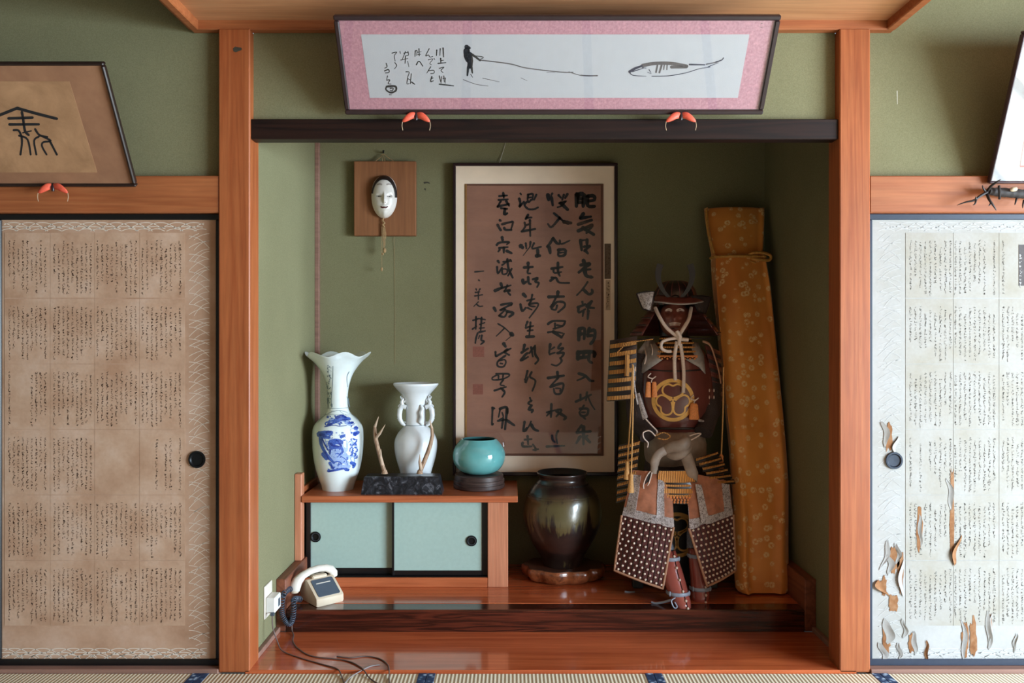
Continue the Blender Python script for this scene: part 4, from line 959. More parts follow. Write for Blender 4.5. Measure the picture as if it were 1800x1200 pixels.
for dx, y1 in ((-2.4, 424), (-1, 438), (.6, 440), (2.2, 432), (3.4, 420)):
    build('tassel_strand', MB().tube([P(674.5 + dx * .4, 396, 1.07), P(675 + dx, 412, 1.068), P(675 + dx * .8, y1, 1.071)], .0016, 5), M['straw'], ts, 70)
build('tassel_knot', MB().sphere(P(676, 440, 1.071), .009, sz=1.6).sphere(P(673, 446, 1.072), .005, sz=1.5), M['straw'], ts, 70)
build('tassel_strand', MB().tube([P(671, 398, 1.07), P(671, 440, 1.071), P(671, 468, 1.072)], .0013, 5).sphere(P(671, 473, 1.072), .006, sz=2), M['straw'], ts, 70)
tag(build('thread', MB().tube([P(693, 414, 1.12), P(693.4, 440, 1.126), P(694, 560, 1.127), P(694, 640, 1.127)], .0007, 4), M['straw'], smooth=60), 'thin pale thread hanging down the wall below the mask board', 'thread')

# ================================================================ TILTED FRAMES ABOVE
def tilted(name, label, px_b, px_t, py_b, py_t, Yb, Yt, bar, fmat, back_mat, group=None, right_x=None):
    """frame leaning out at the top; px_b = (left, right) on its lower edge"""
    pb, pt = P(0, py_b, Yb), P(0, py_t, Yt); up = (Vector((0, Yt, pt.z)) - Vector((0, Yb, pb.z))); H = up.length; up.normalize()
    nrm = Vector((1, 0, 0)).cross(up); nrm = nrm if nrm.y < 0 else -nrm
    x0, x1 = px_b; O = Vector((0, Yb, pb.z))
    Mx = Matrix(((1, 0, 0), tuple(-nrm), tuple(up))).transposed().to_4x4(); Mx.translation = O      # local: x, y = into wall, z = up the frame
    fr = thing(name, label, 'framed picture', ((x0 + x1) / 2, Yb, pb.z), group)
    for (a, b, c, d) in ((x0, x1, 0, bar), (x0, x1, H - bar, H), (x0, x0 + bar, bar, H - bar), (x1 - bar, x1, bar, H - bar)):
        build('frame_bar', MB().box(a, b, 0, .024, c, d, .004, Mx), fmat, fr)
    bk = build('backing', MB().box(x0 + bar * .6, x1 - bar * .6, .010, .020, bar * .6, H - bar * .6, 0, Mx), back_mat, fr)
    return fr, Mx, H, on_plane(Mx @ Vector((0, .010, 0)), nrm, .0006), bk
t = NT('pink brocade mat'); v = t.coord(); a = t.noise(v, 120, 3, .7); b = t.n('ShaderNodeTexVoronoi'); b.inputs['Scale'].default_value = 70; t.l(v, b.inputs['Vector'])
t.base(t.mix(.5, t.ramp(a, [(.35, lin((171, 119, 130))), (.65, lin((192, 141, 150)))]), t.ramp(b.outputs['Distance'], [(.1, (1.1, 1.08, 1.08, 1)), (.5, (.86, .86, .88, 1))]), 'MULTIPLY')); t.set(.5); M['pinkmat'] = t.m
M['white_sheet'] = plain('white paper', (176, 176, 179), .8, var=.02)
def quad_sheet(name, corners, f, mat, parent, th=.0012):
    V = [f(*c) for c in corners]; n = (V[1] - V[0]).cross(V[2] - V[0]).normalized(); n = n if n.y > 0 else -n
    return build(name, MB().add(V + [p + n * th for p in V], [(0, 1, 2, 3), (7, 6, 5, 4), (0, 4, 5, 1), (1, 5, 6, 2), (2, 6, 7, 3), (3, 7, 4, 0)]), mat, parent)
pk, Mx, H, f0, bk = tilted('ink_painting', 'long pink-matted ink painting of a fisherman and a fish above the lintel', (P(607, 202, -.03).x, P(1341, 202, -.03).x), None, 202, 27, -.03, -.245, .019, M['frame_dk'], M['pinkmat'])
sh = quad_sheet('white_sheet', ((634.5, 60.5), (1317.5, 60.5), (1297, 172), (650, 172)), f0, M['white_sheet'], pk)
nr = (Mx.to_3x3() @ Vector((0, -1, 0)))
fi = on_plane(f0(900, 100), nr, .0004)
PK = dict(ws=1.15, ox=560, oy=0, sc=4.0909); PF = dict(ox=960, oy=0, sc=4.0909)
for s in ('850 360,848 400 (8)/875 350,872 400 (7)/895 345,899 410 (9)', '878 420,880 455 (9)/880 436,900 433 (6)/858 456,916 450 (8)', '868 492,902 482,880 506,896 522 (6)',
          '868 545,880 592 (7)/886 550,880 600 (5)/900 545,905 590 (6)/893 565,915 560 (5)/912 560,910 600 (5)/868 605,972 617 (9)',
          '795 350,770 402,790 395,800 410,822 406 (6)', '788 430,822 424,800 455,812 466 (5)/830 420,836 430 (5)', '806 480,778 526 (6)/790 510,826 505,830 525,805 530 (6)', '815 550,805 586,826 580 (8)/808 566,824 560 (7)',
          '695 365,693 406 (7)/696 366,708 365,705 400 (6)/722 350,724 402 (7)/712 376,738 372 (5)/714 392,736 389 (5)', '703 466,722 440,750 476 (8)',
          '625 370,600 432 (6)/612 382,640 378 (5)/642 370,646 396,625 400 (6)/590 432,642 420 (5)/625 405,622 456 (7)', '640 440,650 482 (4)', '628 516,652 520,640 560,662 576 (6)/666 530,660 602 (6)/640 566,635 602,652 600 (6)', '668 590,692 606 (9)',
          '528 382,562 375,545 400,550 440 (6)/585 370,589 386 (5)', '548 450,562 472,545 495 (6)', '486 455,492 480,475 490 (7)', '475 510,502 500,506 520,480 524 (8)', '496 545,490 570 (6)/490 576,512 575,500 600,522 604 (7)',
          '490 622,550 620,556 650,520 666,485 645,490 620 (14)/515 634,536 634,530 652,514 650 (8)/508 680,526 681 (5)'):
    flat_ink('brushed_character', MB().strokes(s, 8, fi, jit=.1, **PK), M['ink'], sh)
flat_ink('fisherman', MB().strokes('1062 336,1086 346 (28)/1066 360,1062 400,1078 440 (40)/1080 400,1090 440,1088 480 (46)/1078 375,1130 410,1162 436 (16)/1128 402,1186 412,1150 432 (6)/1076 480,1070 542 (16)/1100 480,1106 525 (14)/1094 534,1108 556 (5)', 10, fi, **PK), M['ink'], sh)
flat_ink('fishing_line', MB().strokes('1160 432,1370 458,1500 490,1740 518,1830 520 (7)/1800 516,1826 526,1886 543 (5)/1886 541,1936 545,2006 544 (8)', 6, fi, taper=.1, **PK), M['ink_grey'], sh)
stuff(flat_ink('water_lines', MB().strokes('1040 572,1130 605,1220 618 (4)/1180 562,1300 588 (4)/1455 560,1500 580 (3)/1640 520,1700 522 (3)', 4, fi, **PK), M['ink_grey'], sh))
flat_ink('fish_back', MB().strokes('690 472,780 456,900 456,1012 476 (26)/900 482,1010 482 (22)/800 470,790 520 (13)/830 470,814 522 (15)/850 466,845 500 (9)/870 462,868 500 (9)/1150 462,1230 446 (8)', 10, fi, taper=.1, **PF), M['ink_grey'], sh)
fi2 = on_plane(f0(900, 100), nr, .0008)
flat_ink('fish_outline', MB().strokes('600 516,640 492,690 474 (20)/600 522,622 540,672 546 (7)/620 515,700 490 (7)/1030 464,1140 466 (12)/1220 446,1262 432,1276 415 (9)/740 500,754 522 (5)/730 520,756 530 (4)/760 548,880 545,1000 525,1100 495,1180 482 (6)/655 545,720 548 (5)/1165 480,1240 450 (5)/690 485,720 490 (6)', 7, fi2, taper=.3, **PF), M['ink_blue'], sh)
for i, c in enumerate(((1339, 41), (1339, 48))): flat_ink('mat_mark', MB().stroke([(c[0] - 1.5, c[1]), (c[0] + 1.5, c[1])], 1.2, fi), M['ink_grey'], bk)
build('glass', MB().box(P(607, 202, -.03).x + .018, P(1341, 202, -.03).x - .018, .002, .0045, .018, H - .018, 0, Mx), M['glass'], pk)

M['lf_frame'] = plain('dark brown frame', (38, 24, 20), .4, var=.15)
t = NT('tan cloth mount'); a = t.noise(t.coord(), 6, 5, .6); t.base(t.ramp(a, [(.3, lin((134, 92, 66))), (.7, lin((162, 116, 84)))])); t.set(.8); M['tancloth'] = t.m
t = NT('tan paper'); a = t.noise(t.coord(), 9, 6, .65, .5); t.base(t.ramp(a, [(.3, lin((150, 110, 76))), (.7, lin((182, 138, 100)))])); t.set(.7); M['tanpaper'] = t.m
xr = P(239, 329, -.02).x
lfr, Mx, H, f0, bk = tilted('character_plaque', 'brown framed plaque with one large seal-script character above the left rail', (xr - .86, xr), None, 329, 110, -.02, -.27, .012, M['lf_frame'], M['tancloth'])
shl = quad_sheet('tan_sheet', ((-100, 143), (122, 143), (171, 303), (-60, 303)), f0, M['tanpaper'], lfr)
nr = Mx.to_3x3() @ Vector((0, -1, 0)); fi = on_plane(f0(100, 200), nr, .0004)
flat_ink('brushed_character', MB().strokes('-60 628,0 606,90 570 (17)/90 570,190 598,300 626 (17)/115 590,122 625,132 690,152 712 (14)/45 624,172 620 (15)/50 656,205 655 (15)/72 686,100 690,116 740,108 815 (12)/100 715,145 735,162 815 (11)/185 680,208 712,250 722 (12)/205 720,180 742,192 815 (11)/215 715,268 742,228 750,222 772,246 815 (11)/262 742,300 815 (12)/120 700,165 690 (8)', 13, fi, ox=0, oy=0, sc=3.0, taper=.1), M['ink'], shl)
M['rf_frame'] = plain('thin plum frame', (64, 44, 50), .35, var=.1); M['red_line'] = plain('red printed line', (150, 66, 60), .7)
xl = P(1739, 323, -.02).x
rfr, Mx, H, f0, bk = tilted('paper_frame', 'white paper picture in a thin dark frame above the right rail', (xl, xl + .95), None, 323, 54, -.02, -.23, .010, M['rf_frame'], M['paper_pale'])
nr = Mx.to_3x3() @ Vector((0, -1, 0)); fi = on_plane(f0(1750, 200), nr, .0003)
ins = quad_sheet('inner_sheet', ((1812, 170), (2060, 170), (2040, 292), (1793, 292)), f0, M['paper_pale2'], rfr, .0008)
flat_ink('red_border', MB().stroke([(1793, 292.5), (2040, 292.5)], 2.6, fi, flat_ends=True).stroke([(1812, 170), (1793, 293)], .8, fi, flat_ends=True), M['red_line'], ins)
build('glass', MB().box(xl + .01, xl + .94, .002, .0045, .01, H - .01, 0, Mx), M['glass'], rfr)

# ---------------------------------------------------------------- red cushions that carry the frames
M['coral'] = plain('coral red cloth', (226, 92, 66), .6, var=.15, scale=80, coat=.1); M['tail'] = plain('pale cord tail', (186, 160, 130), .8)
def rest(cx, cy, sp, Y, label, flip=1, tails=True):
    r_ = thing('frame_rest', label, 'cushion', P(cx, cy, Y), 'coral red cushions under the frames')
    for s in (-1, 1):
        p = [P(cx + s * 1.5, cy - 1.5, Y), P(cx + s * sp * .35, cy - 1, Y - .008), P(cx + s * sp * .7, cy + 4.5, Y - .012), P(cx + s * sp, cy + 10, Y - .010)]
        w = build('wing', MB().tube(spline(p, 5), [.012 * math.sin(PI * min(1, .28 + .72 * k / 15)) ** .7 + .0012 for k in range(16)], 10, flat=.55), M['coral'], r_, 70)
        if tails: build('cord_tail', MB().tube(spline([P(cx + s * sp, cy + 10, Y - .010), P(cx + s * (sp + 1), cy + 17, Y - .010), P(cx + s * (sp - .5), cy + 25, Y - .008)], 5), .0013, 5), M['tail'], w, 70)
    build('knot', MB().tube([P(cx, cy - 6, Y + .002), P(cx, cy + 1, Y - .006), P(cx, cy + 7, Y - .004)], [.006, .008, .005], 8), M['frame_dk'], r_, 70)
    build('nail', MB().tube([P(cx, cy + 2, Y), P(cx, cy + 2, .02)], .003, 6), M['iron'], r_, 70)
    return r_
rest(731.5, 204, 24, -.035, 'coral red cushion with pale cord tails under the pink frame, nearer the fisherman')
rest(1197, 204, 26, -.035, 'coral red cushion with pale cord tails under the pink frame, nearer the fish')
rest(93, 329, 26, -.03, 'coral red cushion on the left rail under the brown character plaque', tails=True)

# ---------------------------------------------------------------- thorny branch that carries the right frame
M['bark'] = plain('black bark', (44, 36, 34), .7, var=.35, scale=60, bump=.6); M['thorn'] = plain('dark thorn wood', (36, 26, 24), .55, var=.2); M['cutwood'] = plain('pale cut wood', (190, 168, 138), .7)
br = thing('thorny_branch', 'dark thorny branch lying on the right rail below the white picture', 'branch', P(1760, 345, -.03))
sY = S(-.03)
main = [P(1736, 336, -.035), P(1750, 337, -.03), P(1775, 339, -.03), P(1800, 341, -.03), P(1850, 342, -.03), P(1930, 340, -.03), P(2010, 344, -.03)]
st_ = build('stem', MB().tube(spline(main, 6), [.006] + [.012 + .006 * min(1, k / 8) + .0012 * math.sin(k * 2.1) for k in range(1, 37)], 12), M['bark'], br, 70)
for tp in ([(1736, 337, 0), (1722, 345, -.015), (1712, 352, -.02), (1698, 355, -.015), (1682, 360.5, -.005)], [(1735, 341, 0), (1739, 351, -.02), (1746, 361, -.025), (1751.5, 370, -.02)], [(1736, 336, 0), (1742, 327, -.02), (1752, 320, -.04), (1759.5, 315, -.05)], [(1733, 338, 0), (1728, 330, -.01), (1727, 325, -.01)], [(1787, 349, 0), (1785, 356, -.012), (1784, 360, -.016)], [(1800, 352, 0), (1798, 360, -.012), (1798, 366, -.016)], [(1716, 350, -.02), (1714, 358, -.03), (1710, 360, -.03)], [(1716, 352, -.02), (1715, 345, -.03)], [(1742, 357, -.02), (1738, 362, -.03)]):
    pts = spline([P(x, y, -.035 + d) for x, y, d in tp], 4); n = len(pts)
    big = math.hypot(tp[-1][0] - tp[0][0], tp[-1][1] - tp[0][1]) > 15
    build('thorn', MB().tube(pts, [(.0055 if big else .0035) * (1 - k / (n - 1)) ** .6 + .0006 for k in range(n)], 8), M['thorn'], br, 70)
build('cut_stub', MB().tube([P(1785, 332, -.045), P(1779, 333, -.055), P(1776, 334, -.058)], [.009, .009, .002], 8), M['cutwood'], br, 60)
build('binding', MB().tube([P(1756, 326, -.055), P(1757, 338, -.058), P(1757, 350, -.05)], .005, 6), M['bark'], br, 60)

# little stain on the wall beside the board
# ================================================================ LONG BROCADE BAG LEANING IN THE CORNER
t = NT('gold brocade'); v = t.coord(); n1 = t.noise(v, 3.0, 3); vo = t.n('ShaderNodeTexVoronoi'); vo.inputs['Scale'].default_value = 22; t.l(v, vo.inputs['Vector'])
vo2 = t.n('ShaderNodeTexVoronoi', feature='DISTANCE_TO_EDGE'); vo2.inputs['Scale'].default_value = 60; t.l(v, vo2.inputs['Vector'])
pet = t.n('ShaderNodeMath', operation='MULTIPLY'); t.l(vo.outputs['Distance'], pet.inputs[0]); pet.inputs[1].default_value = 1.0
fl_c = t.ramp(vo.outputs['Distance'], [(.10, (.1, .1, .1, 1)), (.16, (.9, .9, .9, 1)), (.30, (.75, .75, .75, 1)), (.36, (0, 0, 0, 1))])
fe = t.ramp(vo2.outputs[0], [(.02, (0, 0, 0, 1)), (.08, (1, 1, 1, 1))])
base = t.ramp(n1, [(.35, lin((212, 126, 44))), (.65, lin((236, 156, 66)))])
t.base(t.mix(t.mix(1.0, fl_c, fe, 'MULTIPLY'), base, lin((246, 212, 150)))); t.set(.5, spec=.6); t.b.inputs['Sheen Weight'].default_value = .3; t.bump(fl_c, .25, .002); M['brocade'] = t.m
M['brocade_tie'] = plain('gold tie cord', (200, 142, 66), .6, var=.25, scale=90)
kb = thing('instrument_bag', 'long gold brocade instrument bag leaning in the right corner of the alcove', 'bag', P(1338, 1038, .66))
rows = [(366, 1238, 1343), (380, 1239, 1343), (410, 1243, 1342), (435, 1248, 1341), (448, 1251, 1340), (460, 1251, 1345), (500, 1254, 1352), (560, 1260, 1358), (640, 1268, 1366), (720, 1276, 1374), (790, 1283, 1380), (845, 1287, 1384), (900, 1289, 1384), (960, 1291, 1384), (1010, 1292, 1385), (1032, 1294, 1385), (1038, 1298, 1382)]
def bagpt(u, v):
    t_ = v * (len(rows) - 1); k = int(min(t_, len(rows) - 2)); q = t_ - k
    y, l, r = [rows[k][i] * (1 - q) + rows[k + 1][i] * q for i in range(3)]
    Yc = 1.055 - .40 * max(0, (y - 366) / 670.0) ** .8; c = (l + r) / 2; hw = (r - l) / 2; hd = .052 + .012 * math.sin(PI * min(1, v * 1.1))
    if y < 448: hd *= .55
    if y > 1020: hd *= .9
    a = 2 * PI * u; ca, sa = math.cos(a), math.sin(a); e = .62
    x = c + hw * math.copysign(abs(ca) ** e, ca); yy = Yc + hd * math.copysign(abs(sa) ** e, sa)
    p = P(x, y, Yc); s = S(Yc)
    w = .014 * mnoise.noise(Vector((u * 7, y / 95.0, 2))) + .010 * math.sin(9 * u * PI + y / 160.0) * (1 if sa < 0 else 0)
    w += .018 * mnoise.noise(Vector((u * 16, y / 260.0, 7)))
    return Vector((p.x + (w * ca * .3), yy + w * (1 if sa < 0 else -.2), p.z))
nu, nv = 56, 90; mb = MB()
for j in range(nv + 1):
    for i in range(nu): mb.v.append(bagpt(i / nu, j / nv))
for j in range(nv):
    for i in range(nu): mb.f.append((j * nu + i, j * nu + (i + 1) % nu, (j + 1) * nu + (i + 1) % nu, (j + 1) * nu + i))
mb.f.append(tuple(range(nu))); mb.f.append(tuple(nv * nu + i for i in range(nu))[::-1])
build('bag_body', mb, M['brocade'], kb, 80)
band = [bagpt(i / 40, 4.4 / 16) + Vector((0, -.004 if math.sin(2 * PI * i / 40) < 0 else .004, 0)) for i in range(41)]
build('tie_band', MB().tube(band, .008, 7, False), M['brocade_tie'], kb, 70)
c = P(1310, 452, .975)
def q(dx, dy, d=0): return P(1308 + dx, 452 + dy, .932 + d)
build('bow', MB().tube(spline([q(0, 0), q(14, -7, -.02), q(32, -8, -.02), q(46, -3, -.01), q(44, 5, -.01), q(26, 4, -.025), q(2, 2)], 6), .008, 7).tube(spline([q(0, 0), q(-14, 0, -.02), q(-26, 5, -.015), q(-18, 9, -.02), q(0, 3)], 6), .007, 7)
      .tube(spline([q(2, 2), q(4, 10, -.02), q(-4, 18, -.02), q(-18, 26, -.012), q(-28, 24, -.01)], 6), .006, 7).tube(spline([q(0, 0), q(8, 6, -.02), q(20, 10, -.02)], 5), .006, 6).sphere(q(0, 1, -.014), .012), M['brocade_tie'], kb, 70)
build('flap_edge', MB().tube(spline([bagpt(.5 + .02, .02) + Vector((-.006, -.004, 0)), bagpt(.52, .12) + Vector((-.012, -.006, 0)), bagpt(.52, .24) + Vector((-.004, -.006, 0))], 6), .006, 7), M['brocade_tie'], kb, 70)
# ================================================================ SAMURAI ARMOUR
M['lac_red'] = plain('dark red lacquer', (108, 54, 48), .3, coat=.4, var=.12, scale=12)
M['lac_dk'] = plain('black brown lacquer', (34, 24, 24), .35, coat=.3, var=.2)
M['leather_grey'] = plain('grey worn leather', (160, 152, 148), .55, var=.25, scale=40, bump=.5)
M['rope'] = plain('pinkish white cord', (226, 206, 194), .75, var=.15, scale=300, bump=.4)
M['gilt'] = plain('gold paint', (238, 186, 104), .4, .2, var=.12, scale=60)
M['mail'] = plain('dark mail cloth', (54, 42, 40), .7, var=.5, scale=220, bump=.8)
M['mail_grey'] = plain('grey mail', (112, 116, 126), .45, .4, var=.5, scale=240, bump=.8)
M['sash'] = plain('grey brown sash silk', (150, 132, 118), .5, var=.2, scale=26, bump=.4)
M['brown_cloth'] = plain('rust brown brocade', (176, 114, 86), .7, var=.22, scale=34, bump=.3)
M['maroon'] = plain('maroon cloth', (90, 46, 44), .8, var=.18, scale=60)
M['piping'] = plain('tan piping', (178, 132, 104), .7, var=.1)
M['rivet'] = plain('ivory rivet', (226, 208, 190), .5, var=.1)
M['chain'] = plain('silver chain', (186, 184, 186), .35, .5, var=.2, scale=300)
M['shin_red'] = plain('red brown shin lacquer', (160, 82, 72), .22, coat=.6, var=.08, scale=14, coat_rough=.1)
M['strap'] = plain('blue grey strap', (150, 160, 176), .45, var=.15)
M['white_paint'] = plain('pale painted detail', (206, 184, 172), .5, var=.1)
M['mask_red'] = plain('red brown lacquer face', (122, 66, 54), .28, coat=.5, var=.15)
M['tassel_o'] = plain('orange silk tassel', (232, 146, 84), .65, var=.2, scale=200)
M['tassel_g'] = plain('gold silk tassel', (206, 154, 92), .65, var=.2, scale=200)
M['dark_wood'] = plain('black lacquer chest', (26, 25, 27), .4, var=.15)
def striped(name, c1, c2, scale, axis='X'):
    t = NT(name); v = t.coord(); wv = t.n('ShaderNodeTexWave', wave_type='BANDS', bands_direction=axis); wv.inputs['Scale'].default_value = scale; wv.inputs['Distortion'].default_value = 1.2; wv.inputs['Detail'].default_value = 2
    t.l(v, wv.inputs['Vector']); t.base(t.ramp(wv.outputs[0], [(.1, lin(c1)), (.45, lin(c2))])); t.set(.6); t.bump(wv.outputs[0], .6, .003); return t.m
M['lace_gold'] = striped('gold lacing', (140, 84, 34), (240, 166, 82), 38)
M['lace_dim'] = striped('old gold lacing', (110, 72, 32), (206, 142, 68), 44)
t = NT('silver brocade trim'); nz = t.noise(t.coord(), 130, 3, .6, 1.5); t.base(t.ramp(nz, [(.42, lin((118, 106, 104))), (.52, lin((196, 188, 188)))])); t.set(.6); M['brocade_silver'] = t.m

AX = 1187
ar = thing('samurai_armour', 'seated samurai armour with horned helmet, gold crest and studded thigh guards', 'armour', (P(AX, 1030, .72).x, .72, .107))
def patch(c, bulge=0.0, wob=0.0):
    """c: four (px, py, Y) corners: top-left, top-right, bottom-right, bottom-left"""
    a, b, d, e = [P(*q) for q in c]
    def fn(u, v):
        p = a.lerp(b, u).lerp(e.lerp(d, u), v)
        p.y -= bulge * math.sin(PI * u) * (.4 + .6 * math.sin(PI * min(1, v))) + wob * mnoise.noise(Vector((u * 5, v * 3, c[0][0])))
        return p
    return fn
def sub(fn, u0, u1, v0, v1, lift=0.0):
    def g(u, v):
        p = fn(u0 + (u1 - u0) * u, v0 + (v1 - v0) * v); p.y -= lift; return p
    return g
# -- chest it sits on
ch = thing('armour_chest', 'black lacquer armour chest with a gold crest behind the shin guards', 'chest', P(1185, 1036, .71))
c0, c1 = P(1113, 1034, .71), P(1262, 1034, .71)
build('chest_body', MB().box(c0.x + .012, c1.x - .012, .715, 1.02, .125, .52, .008), M['dark_wood'], ch)
for x in (c0.x, c1.x - .05):
    for y in (.71, .975): build('foot', MB().box(x, x + .05, y, y + .05, .1075, .16, .004), M['dark_wood'], ch)
build('foot_fitting', MB().tube([P(1098, 1040, .66), P(1107, 1042, .655), P(1116, 1041, .66)], [.006, .009, .006], 8, flat=.6), M['strap'], ar, 60)
fc = on_plane((0, .713, .5), (0, -1, 0))
def crest(mb, cx, cy, R_, f, k=1.0):
    n = 40
    for a, w in ((R_ * .91, R_ * .17),):
        mb.stroke([(cx + a * math.cos(2 * PI * i / n), cy + a * math.sin(2 * PI * i / n)) for i in range(n + 1)], w, f, 0, 2, .02, True)
    for q in range(3):
        th = -PI / 2 + q * 2 * PI / 3; e1 = (math.cos(th), math.sin(th)); e2 = (-e1[1], e1[0])
        pts = []
        for (t_, s_) in ((.10, .03), (.16, .22), (.28, .42), (.46, .49), (.66, .40), (.74, .20), (.66, .0), (.74, -.20), (.66, -.40), (.46, -.49), (.28, -.42), (.16, -.22), (.10, -.03)):
            pts.append((cx + R_ * (e1[0] * t_ + e2[0] * s_), cy + R_ * (e1[1] * t_ + e2[1] * s_)))
        mb.stroke(pts, R_ * .085, f, 0, 3, .02, True)
        mb.stroke([(cx, cy), (cx + R_ * .2 * math.cos(th + PI), cy + R_ * .2 * math.sin(th + PI))], R_ * .09, f, 0, 2, .02)
    return mb
build('gold_crest', crest(MB(), 1190, 940, 40, fc), M['gilt'], ch, recalc=False)

# -- cuirass
CY = .785; cc = P(AX, 700, CY)
cp = prof_px(CY, smooth_prof([(762, 44), (756, 50), (745, 57), (725, 64), (700, 67.5), (675, 67.5), (650, 64), (632, 58), (615, 48), (602, 36)]))
cu = build('cuirass', MB().lathe(cc.x, CY, cp, 64, .76, capt=True), M['lac_red'], ar, 50)
on = lambda off: on_lathe(cc.x, CY, cp, .76, off)
build('gold_crest', crest(MB(), 1183, 703, 38, on(.0015)), M['gilt'], cu, recalc=False)
build('breast_plate_edge', MB().tube([on(.003)(x, 652 - .0012 * (x - 1187) ** 2) for x in range(1136, 1240, 4)], .0035, 6), M['lac_dk'], cu, 60)
build('hem_roll', MB().tube([on(.002)(x, 753) for x in range(1140, 1236, 4)], .006, 6), M['lac_dk'], cu, 60)
for pts, nm in (((( 1137, 596), (1150, 600), (1168, 630), (1130, 656), (1119, 648), (1122, 615)), 0), (((1210, 604), (1226, 602), (1236, 625), (1239, 657), (1228, 645), (1203, 631)), 1)):
    f = on(.010); f_ = on(.003); n = len(pts); c = (sum(p[0] for p in pts) / n, sum(p[1] for p in pts) / n); ring = []
    for i in range(n):
        p, q_ = pts[i], pts[(i + 1) % n]
        for k in range(4): ring.append((p[0] + (q_[0] - p[0]) * k / 4, p[1] + (q_[1] - p[1]) * k / 4))
    m = len(ring); V = [f(*c)] + [f(c[0] + (x - c[0]) * .55, c[1] + (y - c[1]) * .55) for x, y in ring] + [f_(x, y) + Vector((0, -.003, 0)) for x, y in ring]
    F = [(0, 1 + i, 1 + (i + 1) % m) for i in range(m)] + [(1 + i, 1 + m + i, 1 + m + (i + 1) % m, 1 + (i + 1) % m) for i in range(m)]
    build('shoulder_flap', MB().add(V, F), M['leather_grey'], ar, 60, recalc=False, solid=.004)
build('shoulder_cord', MB().tube(spline([on(.016)(1140, 600), on(.016)(1134, 612), on(.016)(1136, 626), on(.014)(1133, 640)], 5), .004, 6).tube(spline([on(.016)(1143, 602), on(.017)(1147, 614), on(.016)(1146, 624)], 5), .003, 6), M['rope'], ar, 60)
# chest tassels
def tassel(x, y, h, w, Y, mat, nm, parent, split=True):
    k = build(nm, MB().tube(spline([P(x - 1, y - 16, Y), P(x - 6, y - 10, Y - .008), P(x + 2, y - 7, Y - .01), P(x + 8, y - 11, Y - .008), P(x + 1, y - 5, Y - .008), P(x, y, Y - .006)], 5), .003, 6), M['rope'], parent, 70)
    for s in ((-1, 1) if split else (0,)):
        ww = w * (.5 if split else 1)
        build('tassel_skirt', MB().tube([P(x + s * w * .25, y - 1, Y - .006), P(x + s * w * .26, y + 2, Y - .007), P(x + s * w * .28, y + h * .5, Y - .008), P(x + s * w * .3, y + h, Y - .008)], [ww * .30 * S(Y), ww * .42 * S(Y), ww * .46 * S(Y), ww * .55 * S(Y)], 12, flat=.6), mat, k, 60)
tassel(1145, 672, 26, 20, on(0)(1145, 680).y - .004, M['tassel_o'], 'chest_tassel', ar)
tassel(1220, 710, 27, 17, on(0)(1218, 715).y - .006, M['tassel_o'], 'chest_tassel', ar, False)
# -- throat guard
TY = .76; tc = P(AX, 600, TY)
for i in range(5):
    r0, r1 = (24 + i * 4.2) * S(TY), (28.5 + i * 4.2) * S(TY); z0, z1 = CAM_Z - (590 + i * 7.5 - 600) * S(TY), CAM_Z - (599 + i * 7.5 - 600) * S(TY)
    lam = build('throat_lame', MB().lathe(tc.x, TY, [(z0, r0), (z1, r1), (z1 - .002, r1 - .003), (z0 - .002, r0 - .003)], 30, .95, PI * 1.02, PI * 1.98), M['lac_dk'], ar, 40)
    zz = z0 + (z1 - z0) * .55; rr_ = r0 + (r1 - r0) * .55 + .0025
    build('lacing', MB().tube([(tc.x + rr_ * math.cos(a), TY + .95 * rr_ * math.sin(a), zz) for a in [PI * (1.04 + .92 * k / 28) for k in range(29)]], .0045, 6), M['lace_gold'] if i < 4 else M['tassel_o'], lam, 60)
mb = MB(); zz = CAM_Z - (628 - 600) * S(TY); rr_ = 45 * S(TY)
for k in range(26):
    a = PI * (1.06 + .88 * k / 25); mb.sphere((tc.x + rr_ * math.cos(a), TY + .95 * rr_ * math.sin(a) - .002, zz + (.004 if k % 2 else -.004)), .0055, 6, 4)
stuff(build('cross_knots', mb, M['tassel_o'], ar, 60))

# -- face guard
FYc = .80; fcx = 1186.0
def gface(u, v, lift=0.0):
    wid = 27.5 * math.sqrt(max(0, 1 - abs(v) ** 3)) * (1 - .22 * max(0, -v)); g = lambda x, s: math.exp(-(x / s) ** 2)
    d = .125 * max(0, 1 - u * u) ** .5 * (1 - .25 * v * v)
    d += .030 * g(u, .17) * g(v - .05, .26) + .012 * (g(u - .5, .2) + g(u + .5, .2)) * g(v - .12, .16) + .010 * g(u, .4) * g(v + .34, .07) + .012 * g(u, .35) * g(v + .72, .18)
    d -= .016 * (g(u - .42, .16) + g(u + .42, .16)) * g(v - .42, .11) + .012 * g(u, .3) * g(v + .47, .05)
    return P(fcx + u * wid, 562 - v * 33, FYc - d - lift)
fg = build('face_guard', MB().grid(lambda i, j: gface(2 * i - 1, 2 * j - 1), 36, 40), M['mask_red'], ar, 80, recalc=False)
gm = lambda lift: (lambda a, b: gface(a, b, lift))
for s in (-1, 1): build('eye_patch', MB().stroke([(s * .18 - .06 * (s < 0), .50), (s * .42, .56), (s * .62, .50)], .15, gm(.002), taper=.3), M['white_paint'], fg, recalc=False)
build('moustache', MB().stroke([(-.34, -.20), (-.1, -.17), (.12, -.17), (.38, -.20)], .09, gm(.002), taper=.1).stroke([(-.32, -.28), (0, -.26), (.34, -.28)], .06, gm(.002), taper=.1), M['white_paint'], fg, recalc=False)
build('mouth_opening', MB().stroke([(-.22, -.46), (0, -.48), (.22, -.46)], .05, gm(.001)), M['mask_dark'], fg, recalc=False)
